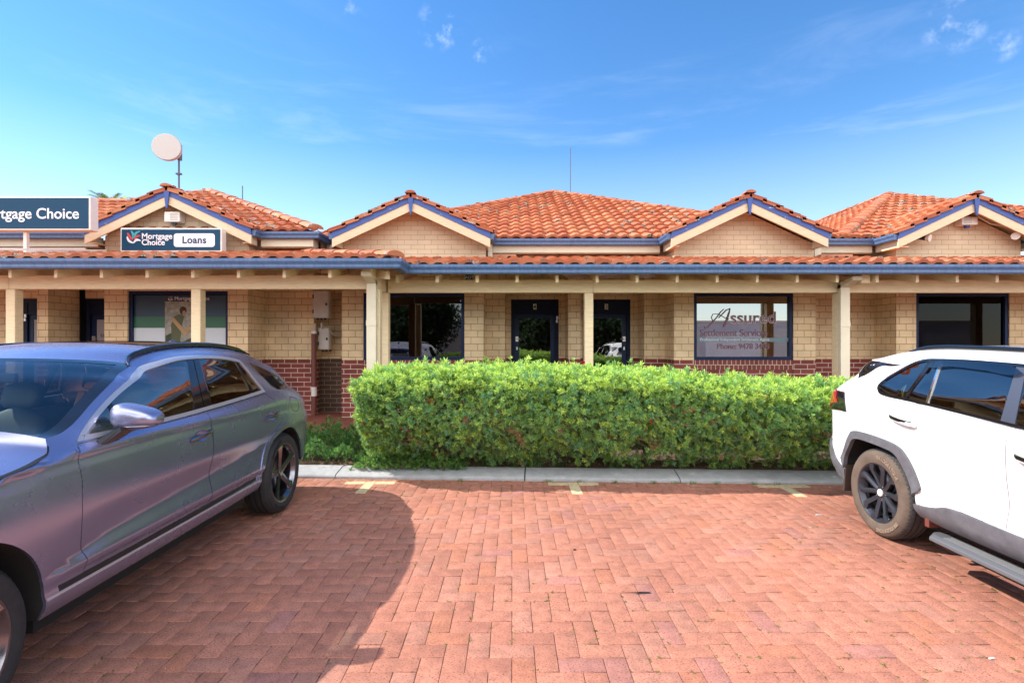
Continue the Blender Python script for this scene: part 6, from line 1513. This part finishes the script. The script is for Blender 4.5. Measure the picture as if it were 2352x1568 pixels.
    mb = MB().tube([(.93, .712, 1.165), (1.0, .702, 1.158), (1.07, .722, 1.158), (1.112, .77, 1.163)], [.004, .006, .006, .004], 8); car.loc('indicator', mb, DARKCHROME, mi, True, smooth=True)
    mb = MB(); mb.hexa([(-.02, 2.55, 1.585), (.02, 2.55, 1.585), (.02, 2.72, 1.57), (-.02, 2.72, 1.57), (-.004, 2.64, 1.635), (.004, 2.64, 1.635), (.004, 2.71, 1.63), (-.004, 2.71, 1.63)]); car.loc('roof_aerial', mb, GREYPAINT, bevel=.005)
    # arches, floor, wheels
    car.liner(fac); car.liner(rac)
    for (c0, a, z0, b_, cut) in ((2.845, .455, .36, .445, .12),):
        pass
    MB_ = MB().box(-.80, .80, .36, 2.34, .24, .50).box(-.50, .50, -.8, 3.6, .25, .55); car.loc('underbody', MB_, LINER)
    wheel(car, .930, 2.875, .374, .127, .272, spokes_star, DARKCHROME, RUBBER, RUBBER, words='MICHELIN', lettermat=BLACK)
    wheel(car, .925, -.135, .374, .127, .272, spokes_star, DARKCHROME, RUBBER, RUBBER, steer=.06)
    # inside
    mb = MB()
    for x in (-.38, .38): seat(mb, x, 1.10, -.05); seat(mb, x*.95, 1.98, -.05)
    car.loc('seats', mb, SEAT, smooth=True, angle=.9)
    mb = MB().hexa([(-.80, .40, .80), (.80, .40, .80), (.78, .95, .82), (-.78, .95, .82), (-.74, .38, 1.12), (.74, .38, 1.12), (.72, .86, 1.10), (-.72, .86, 1.10)]); car.loc('dashboard', mb, SEAT, bevel=.03)
    mb = MB().lathe([(.185, .0), (.20, .014), (.185, .028), (.172, .014)], 'y', (0, 0, 0), 32, True); rt = Matrix.Rotation(.45, 4, 'X'); mb.v = [tuple(rt @ Vector(v)+Vector((-.38, .98, 1.06))) for v in mb.v]; car.loc('steering_wheel', mb, SEAT, smooth=True)
    mb = MB().hexa([(.02, 1.36, .72), (.065, 1.36, .72), (.075, 1.40, .72), (.03, 1.40, .72), (.15, 1.42, 1.28), (.195, 1.42, 1.28), (.195, 1.44, 1.28), (.15, 1.44, 1.28)]); car.loc('seat_belt', mb, BELTRED)
    MBf = MB().box(-.78, .78, .40, 3.3, .45, .50).box(-.74, .74, 2.55, 2.60, .5, 1.12).box(-.72, .72, 2.6, 3.3, 1.08, 1.11); car.loc('cabin_floor', MBf, SEAT)
    MBf = MB().box(-.80, -.78, .5, 2.6, .5, 1.08).box(.78, .80, .5, 2.6, .5, 1.08); car.loc('door_lining', MBf, SEATGREY)
    mb = MB().box(-.10, .10, 1.02, 1.05, 1.37, 1.43); car.loc('rear_view_mirror', mb, BLACK, bevel=.01)
    return root
grey_suv()

# ------------------------------------------------------------------ white SUV
def white_suv():
    root = thing('parked_car', 'white SUV with grey cladding parked on the right, tail to the hedge, in full sun', 'car', (3.9341, 1.6538, 0), -.007)
    c = lambda v: [(0, v)]
    zb = [(-1, .90), (-.3, 1.02), (.3, 1.06), (1.45, 1.093), (2.2, 1.145), (2.66, 1.167), (3.0, 1.178), (3.7, 1.17)]
    sh = lambda L, d: [(a, b+d) for a, b in L]
    zre = [(-1, 1.42), (.8, 1.42), (.95, 1.455), (1.2, 1.51), (1.66, 1.536), (2.1, 1.548), (2.46, 1.545), (2.63, 1.534), (2.88, 1.496), (3.1, 1.46), (3.7, 1.45)]
    wre = [(-1, .70), (1, .69), (1.66, .69), (2.6, .685), (3.1, .66), (3.7, .64)]
    levels = [(c(.25), c(.80)), (c(.308), c(.872)), (c(.37), c(.915)), (c(.465), c(.925)), (c(.62), [(0, .915), (1.4, .905), (2.3, .915), (2.7, .93), (3.6, .90)]),
              (c(.80), [(0, .925), (1.4, .918), (2.3, .928), (2.7, .94), (3.6, .905)]), (c(.96), [(0, .915), (1.4, .922), (2.7, .935), (3.6, .895)]), (sh(zb, -.045), [(0, .88), (1.4, .905), (2.7, .905), (3.6, .86)]),
              (zb, [(-1, .80), (0, .85), (1.4, .885), (2.7, .878), (3.6, .83)]), (sh(zb, .09), [(-1, .80), (.3, .835), (1.4, .866), (2.7, .850), (3.6, .79)]), (c(1.30), [(0, .79), (1.4, .833), (2.7, .81), (3.6, .74)]), (c(1.40), [(0, .74), (1.4, .793), (2.7, .765), (3.6, .70)]),
              (sh(zre, -.04), [(a, b+.045) for a, b in wre]), (zre, wre), (sh(zre, .03), [(a, b-.08) for a, b in wre])]
    sR = [(.30, 3.42), (.42, 3.52), (.52, 3.60), (.62, 3.635), (.75, 3.60), (.90, 3.62), (1.0, 3.645), (1.12, 3.655), (1.18, 3.62), (1.25, 3.49), (1.33, 3.39), (1.41, 3.31), (1.44, 3.30), (1.47, 3.32), (1.6, 3.32)]
    LR = [(.3, .45), (.6, .45), (1.1, .50), (1.2, .46), (1.35, .36), (1.44, .30), (1.6, .30)]
    S = Surf(levels, sR, LR, 3.0, [(.2, -.86), (.5, -.93), (.8, -.90), (.95, -.84), (1.1, -.75)], [(0, .5)], 2.8); car = Car(S, -1, root); Q = S.qs
    ain = [(3.087, .36), (3.087, .520), (3.085, .560), (3.009, .690), (2.955, .755), (2.90, .774), (2.80, .777), (2.725, .775), (2.579, .764), (2.468, .745), (2.426, .717), (2.369, .643), (2.283, .514), (2.27, .44), (2.27, .36)]
    aout = [(3.10, .47), (3.140, .555), (3.041, .735), (2.975, .822), (2.925, .838), (2.82, .842), (2.727, .841), (2.584, .832), (2.450, .812), (2.382, .785), (2.326, .727), (2.250, .606), (2.206, .534), (2.216, .510), (2.272, .475)]
    mv = lambda L, d: [(d-(a-2.69), z) for a, z in L]      # front arch mirrors the rear one about its axle
    fin = mv(ain, -.0)
    apil = [(.95, 1.455), (.70, 1.375), (.45, 1.265), (.25, 1.175), (.08, 1.10)]
    hoode = [(.08, 1.10), (.0, 1.062), (-.3, 1.02), ('F', 0, .96), ('F', .3, .93), ('F', 1, .92)]
    roofe = [(.95, 1.455), (1.2, 1.51), (1.66, 1.536), (2.1, 1.548), (2.46, 1.545), (2.63, 1.534), (2.88, 1.496), ('R', .0, 1.462), ('R', .25, 1.455), ('R', .6, 1.455), ('R', 1, 1.455)]
    top = curve(Q(roofe), False, .03, 200); ap_ = curve(Q(apil), False, .03, 200); he = curve(Q(hoode), False, .03, 60)
    grow = lambda L, c0: [(c0+(s_-c0)*1.035, z_ if z_ < .45 else .45+(z_-.45)*1.05) for s_, z_ in L]
    ain_b, fin_b = grow(ain, 2.69), grow(fin, 0.0)
    rac = curve(Q(ain_b), False, .025, 35); fac = curve(Q(fin_b), False, .025, 35)
    rearc = curve(Q([('R', 1, 1.455), ('R', 1, 1.41), ('R', 1, 1.2), ('R', 1, .9), ('R', 1, .6), ('R', 1, .36)]), False, .03, 200); botr = curve(Q([('R', 1, .36), ('R', .4, .36), ('R', 0, .36), ain_b[0]]), False, .03, 200)
    frontc = curve(Q([('F', 1, .92), ('F', 1, .6), ('F', 1, .30)]), False, .03); botf = curve(Q([('F', 1, .30), ('F', .5, .30), ('F', 0, .32), fin_b[0]]), False, .03, 200)
    # rac runs tail to nose along the rear arch; fac runs nose to tail along the front arch
    outer = top[:-1]+rearc[:-1]+botr[:-1]+rac[:-1]+curve(Q([ain_b[-1], fin_b[-1]]), False, .04)[:-1]+fac[::-1][:-1]+botf[::-1][:-1]+frontc[::-1][:-1]+he[::-1][:-1]+ap_[::-1][:-1]
    outer = outer[::-1]
    dlo = car.poly([(2.763, 1.230), (2.762, 1.258), (2.753, 1.300), (2.651, 1.373), (2.551, 1.430), (2.461, 1.467), (2.384, 1.484), (2.257, 1.490), (2.004, 1.491), (1.604, 1.478), (1.240, 1.456), (0.995, 1.410), (0.741, 1.326), (0.562, 1.233), (0.426, 1.144), (0.390, 1.082), (0.624, 1.069), (1.018, 1.078), (1.462, 1.093), (1.527, 1.097), (1.843, 1.121), (2.206, 1.146), (2.437, 1.159), (2.657, 1.171), (2.726, 1.187)], .025, 50)
    fl = [(1.511, 1.094), (1.538, 1.02), (1.540, .95), (1.539, .80), (1.533, .63), (1.533, .468)]
    rl = [(2.445, 1.153), (2.502, 1.115), (2.550, 1.038), (2.579, .959), (2.590, .90), (2.585, .84)]
    rd = car.poly(fl+[(1.687, .466), (1.873, .470), (1.968, .462), (2.091, .424), (2.20, .405), (2.262, .402), (2.265, .478), (2.20, .512), (2.195, .535), (2.245, .612), (2.320, .735), (2.378, .792), (2.450, .820)]+rl[::-1]+[(2.207, 1.140), (1.834, 1.116)], .025, 45)
    fdp = car.poly([(.36, 1.06), (.33, .9), (.33, .7), (.40, .60), (.46, .50), (.48, .462), (1.0, .462)]+fl[::-1]+[(1.446, 1.090), (1.0, 1.076), (.6, 1.069)], .025, 45)
    car.panel('body', outer, WHITEPAINT, [dlo, rd, fdp], (.05, .03))
    for nm, pl, (x0, z0, x1, z1) in (('rear_door', rd, (2.497, 1.021, 2.235, .992)), ('front_door', fdp, (1.46, .928, 1.20, .905))):
        d = car.panel(nm, inset(pl, .0035), WHITEPAINT, (), (.05, .03))
        A = S.P([x0, (x0+x1)/2, x1], [z0, (z0+z1)/2, z1]); mb = MB(); vs = []
        n = 9
        for i in range(n):
            t = i/(n-1); p = np.array([np.interp(t, [0, .5, 1], A[:, k]) for k in range(3)]); o = .010+.026*math.sin(PI*min(1, max(0, t)))**.5
            for (dx, dz) in ((0, .013), (.010, .012), (.014, 0), (.010, -.012), (0, -.013), (-.006, 0)): vs.append((p[0]+o+dx, p[1], p[2]+dz))
        mb.add(vs, [(i*6+j, i*6+(j+1) % 6, (i+1)*6+(j+1) % 6, (i+1)*6+j) for i in range(n-1) for j in range(6)]+[tuple(range(6)), tuple(range((n-1)*6, n*6))])
        h = car.loc('handle', mb, WHITEPAINT, d, True, smooth=True, angle=.8)
        mb2 = MB(); mb2.v = [(v[0]+.004, (v[1]-A[0][1])*.86+A[0][1], v[2]+.011) for v in vs]; mb2.f = mb.f; mb2.v = [(v[0], v[1], A[0][2]+(v[2]-A[0][2])*1.0) for v in mb2.v]
        car.loc('handle_strip', mb2, GLOSSBLACK, d, True, smooth=True, angle=.8)
    gi = inset(dlo, .020)
    car.panel('window_trim', dlo, GLOSSBLACK, [gi], None, .004, .014)
    def clip(poly, f, keep):
        out = []; n = len(poly)
        for i in range(n):
            p, r = poly[i], poly[(i+1) % n]; dp, dr = (p[0]-f(p[1]))*keep, (r[0]-f(r[1]))*keep
            if dp >= 0: out.append(p)
            if dp*dr < 0: t = dp/(dp-dr); out.append((p[0]+(r[0]-p[0])*t, p[1]+(r[1]-p[1])*t))
        return out
    ln = lambda a, b: (lambda z: a+(b-a)*(z-1.10)/(1.47-1.10))
    c1, c2 = ln(2.474, 2.348), ln(2.442, 2.300); d1, d2 = ln(2.219, 2.246), ln(2.196, 2.232); b1, b2 = ln(1.617, 1.640), ln(1.522, 1.575)
    g = (.06, .05)
    car.panel('window', clip(gi, c1, 1), TINTGLASS, (), g, -.006, .004); car.panel('window', clip(clip(gi, c2, -1), d1, 1), TINTGLASS, (), g, -.006, .004)
    car.panel('window', clip(clip(gi, d2, -1), b1, 1), TINTGLASS, (), g, -.006, .004); car.panel('window', clip(gi, b2, -1), TINTGLASS, (), g, -.006, .004)
    car.panel('window_pillar', clip(clip(gi, c1, -1), c2, 1), GLOSSBLACK, (), None, .002, .02); car.panel('window_pillar', clip(clip(gi, d1, -1), d2, 1), CHROME, (), None, .002, .02)
    car.panel('window_pillar', clip(clip(gi, b1, -1), b2, 1), mat('pillar_film', (.05, .06, .09), .35), (), None, .002, .02)
    vis = car.poly([(2.329, 1.426), (2.278, 1.463), (1.995, 1.471), (1.648, 1.456), (1.570, 1.422), (1.594, 1.407), (1.825, 1.421), (2.128, 1.433), (2.284, 1.416)], .025, 60)
    car.panel('rain_visor', vis, glass('smoked_visor', (.28, .28, .30), .12), (), None, .016, .004)
    # cladding
    ar = Q(aout); ring = curve(ar, False, .025, 35)+curve(Q([a for a in ain if a[1] > .45]), False, .025, 35)[::-1]
    rf = curve(Q(mv(aout, 0)), False, .025, 35)+curve(Q([a for a in fin if a[1] > .45]), False, .025, 35)[::-1]
    for r_ in (ring, rf): car.panel('arch_cladding', r_, CLAD, (), None, .020, .035)
    car.panel('sill_cladding', car.poly([(2.275, .398), (2.20, .408), (2.091, .424), (1.968, .462), (1.873, .470), (1.687, .466), (1.0, .459), (.48, .455), (.43, .40), (.42, .312), (1.0, .308), (2.10, .308), (2.246, .322)], .025, 45), CLAD, (), (.06, .035), .014, .03)
    car.panel('bumper_cladding', car.poly([(3.095, .46), (3.17, .50), (3.25, .56), (3.32, .66), ('R', .15, .70), ('R', .5, .62), ('R', 1, .60), ('R', 1, .37), ('R', .2, .37), (3.10, .38)], .025, 45), CLAD, (), (.06, .04), .010, .02)
    # lamps, tail trim
    car.panel('tail_lamp', car.poly([(3.075, .985), (3.135, 1.10), (3.17, 1.150), (3.295, 1.152), (3.215, 1.050), (3.38, 1.010), (3.36, .975), (3.20, .985)], .02, 40), GLOSSBLACK, (), (.03, .03), .010, .02)
    car.panel('tail_lamp', car.poly([(3.302, 1.152), (3.40, 1.150), ('R', .35, 1.14), ('R', .42, 1.12), ('R', .42, 1.02), ('R', .30, .985), (3.39, .985), (3.385, 1.016), (3.224, 1.054)], .02, 40), REDLENS, (), (.03, .03), .016, .02)
    car.panel('tail_trim', car.poly([(2.60, 1.424), (2.75, 1.432), (2.92, 1.440), ('R', .25, 1.443), ('R', .25, 1.37), (3.10, 1.285), (3.0, 1.335), (2.88, 1.402), (2.74, 1.412)], .02, 40), GLOSSBLACK, (), (.05, .04), .005, .01)
    car.panel('rear_window', car.poly([('R', .30, 1.20), ('R', 1, 1.20), ('R', 1, 1.43), ('R', .30, 1.43)]), GLOSSBLACK, (), (.05, .04), .004, .008)
    car.panel('head_lamp', car.poly([('F', .0, .86), ('F', .5, .80), ('F', .5, .72), ('F', .05, .76)]), GLOSSBLACK, (), (.05, .04), .004, .01); car.panel('grille', car.poly([('F', .55, .78), ('F', 1, .78), ('F', 1, .40), ('F', .5, .42)]), BLACK, (), (.05, .05), .004, .01)
    # hood, windscreen, roof
    car.rows('hood', car.edge(hoode, .03, 60), WHITEPAINT, lambda t: .07*min(1, max(0, (1-t)*1.6)), lambda t: .16*max(0, 1-t*5))
    car.rows('windscreen', car.edge(apil[::-1], .03), SCREENGLASS, lambda t: .02+.02*t, lambda t: .16+.05*t)
    R = car.edge(roofe, .03); car.rows('roof', R, WHITEPAINT, lambda t: .045 if t < .75 else .045*(1-t)/.25, lambda t: .21*max(0, 1-t*2.6))
    rail = [(1.15, 1.505), (1.3, 1.540), (1.684, 1.556), (2.1, 1.568), (2.48, 1.565), (2.578, 1.552), (2.65, 1.528)]
    rp = car.edge(rail, .05); pts = [Vector((p[0]-.015, p[1], p[2]+.004)) for p in rp]; n = len(pts); mb = MB().tube(pts, [.008+.012*min(1, min(i, n-1-i)/3) for i in range(n)], 10); car.loc('roof_rail', mb, GLOSSBLACK, both=True, smooth=True, angle=.8)
    mb = MB(); vs = []
    for i in range(7):
        t = i/6; y = 2.10+.23*t; h = .052*math.sin(PI*min(1, .12+t*.75))**.7 if t < 1 else .012
        w_ = .022*(math.sin(PI*min(1, .15+t*.8)))**.5
        for (a, b_) in ((-1, 0), (-.7, .6), (0, 1), (.7, .6), (1, 0)): vs.append((-.0+a*w_, y, 1.588+h*b_))
    mb.add(vs, [(i*5+j, i*5+j+1, (i+1)*5+j+1, (i+1)*5+j) for i in range(6) for j in range(4)]+[(0, 1, 2, 3, 4), (34, 33, 32, 31, 30)]); car.loc('roof_aerial', mb, WHITEPAINT, smooth=True, angle=.9)
    # side step, mud flaps
    mb = MB(); prof = [(.88, .262), (.975, .262), (1.008, .250), (1.012, .225), (.975, .208), (.88, .212)]; st = [(2.07, .9), (2.02, 1), (1.9, 1), (.6, 1), (.5, .9)]
    vs = [(x if k == 1 else .9+(x-.9)*k*.5, y, z) for y, k in st for x, z in prof]; n = 6
    mb.add(vs, [(i*n+j, i*n+(j+1) % n, (i+1)*n+(j+1) % n, (i+1)*n+j) for i in range(len(st)-1) for j in range(n)]+[tuple(range(n)), tuple(range((len(st)-1)*n, len(st)*n))]); sp = car.loc('side_step', mb, mat('step_grey', (.15, .155, .17), .45, .4), both=True, bevel=.004)
    mb = MB()
    for x in (.905, .93, .955): mb.box(x, x+.012, .75, 1.95, .2622, .2665)
    car.loc('step_tread', mb, STEPALU, sp, True)
    mb = MB().hexa([(.70, 3.10, .26), (.93, 3.10, .26), (.93, 3.12, .26), (.70, 3.12, .26), (.70, 3.085, .50), (.92, 3.085, .50), (.92, 3.105, .50), (.70, 3.105, .50)]); car.loc('mud_flap', mb, mat('mud_flap_brown', (.055, .035, .028), .7), both=True)
    mb = MB().box(.70, .90, 2.16, 2.20, .26, .34); car.loc('step_bracket', mb, PIPERED, both=True)
    car.liner(rac); car.liner(fac)
    mb = MB().box(-.80, .80, .42, 2.24, .24, .48).box(-.5, .5, -.75, 3.4, .26, .50); car.loc('underbody', mb, LINER)
    wheel(car, .925, 2.69, .362, .1125, .240, spokes_double, ALLOYBLACK, DUSTYRUBBER, mat('worn_tread', (.045, .043, .045), .8, var=.3, scale=25), cap=capRing, words='BRIDGESTONE', lettermat=mat('dust_letters', (.26, .19, .145), .9))
    wheel(car, .925, -.0, .362, .1125, .240, spokes_double, ALLOYBLACK, DUSTYRUBBER, bpy.data.materials['worn_tread'], cap=capRing)
    mb = MB(); vs = []
    mb.lathe([(0, 0), (.09, .01), (.115, .05), (.115, .10), (0, .10)], 'y', (1.05, .52, 1.08), 20); mb.v = [(1.05+(v[0]-1.05), v[1], 1.08+(v[2]-1.08)*.72) for v in mb.v]; mb.box(.88, .98, .56, .62, 1.02, 1.06); car.loc('wing_mirror', mb, WHITEPAINT, both=True, smooth=True, angle=.7)
    mb = MB()
    for x in (-.38, .38): seat(mb, x, .95, -.03); seat(mb, x*.95, 1.85, -.03)
    car.loc('seats', mb, SEATGREY, smooth=True, angle=.9)
    MBf = MB().box(-.78, .78, .3, 3.1, .45, .50).box(-.74, .74, 2.45, 2.50, .5, 1.08).box(-.74, .74, 2.5, 3.2, 1.03, 1.06).box(-.74, .74, .2, .75, .6, 1.06); car.loc('cabin_floor', MBf, SEAT)
    MBf = MB().box(-.80, -.78, .5, 2.5, .5, 1.05).box(.78, .80, .5, 2.5, .5, 1.05); car.loc('door_lining', MBf, SEAT)
    return root
white_suv()

# ================================================================== WHAT THE GLASS REFLECTS: across the car park
wh = thing('warehouse', 'long white rendered building across the car park, seen only in the glass', 'building', (3, -17, 0))
MB().box(-25, 32, -17.3, -17, 0, 2.9).build('wall', mat('render_wall', (.75, .75, .74), .7, var=.08, scale=1), wh); MB().box(-25.2, 32.2, -17.4, -16.9, 2.9, 3.05).build('parapet', GREYBOX, wh)
mb = MB()
for k in range(7): mb.box(-20+k*7.5, -17+k*7.5, -16.99, -16.95, .1, 2.6)
mb.build('roller_door', GREYBOX, wh)
def tree(x, y, h, r, lab, seed):
    t = thing('tree', lab, 'tree', (x, y, 0)); rg = np.random.default_rng(seed)
    MB().tube([(x, y, -.05), (x+.1, y, h*.25), (x-.05, y+.1, h*.5), (x, y, h*.75)], [.20, .16, .12, .05], 9).tube([(x, y, h*.3), (x+.6, y, h*.5), (x+r*.6, y+.2, h*.7)], [.1, .07, .03], 7).tube([(x, y, h*.3), (x-.6, y, h*.52), (x-r*.6, y-.2, h*.72)], [.1, .07, .03], 7).build('trunk', BARK, t, smooth=True)
    Vs = []; Cs = []
    for k in range(30):
        d = rg.normal(0, 1, 3); d /= np.linalg.norm(d); c = np.array([x, y, h*.55])+d*np.array([r, r, h*.40])*rg.uniform(.35, .95); n = 210
        P = c+rg.normal(0, .34, (n, 3)); V, C = rosettes(P, rg.normal(0, 1, (n, 3))+[0, 0, .5], rg.uniform(.8, 1.4, n), 7, .15, .034, np.tile(np.array([.045, .085, .03])*rg.uniform(.7, 1.4), (n, 1)), .25); Vs.append(V); Cs.append(C)
    V = np.concatenate(Vs)-np.array([x, y, 0]); col_mesh('crown', V, np.arange(len(V)).reshape(-1, 4), np.concatenate(Cs), LEAF, parent=t)
tree(-5.0, -9.5, 4.4, 2.9, 'bushy dark tree across the car park, seen in the window beside the corner post', 21)
tree(1.5, -10, 4.4, 2.5, 'bushy dark tree across the car park, seen in the glass of the numbered doors', 22)
tree(5.6, -9.6, 4.3, 2.4, 'bushy dark tree across the car park, seen in the glass of the right hand door', 23)
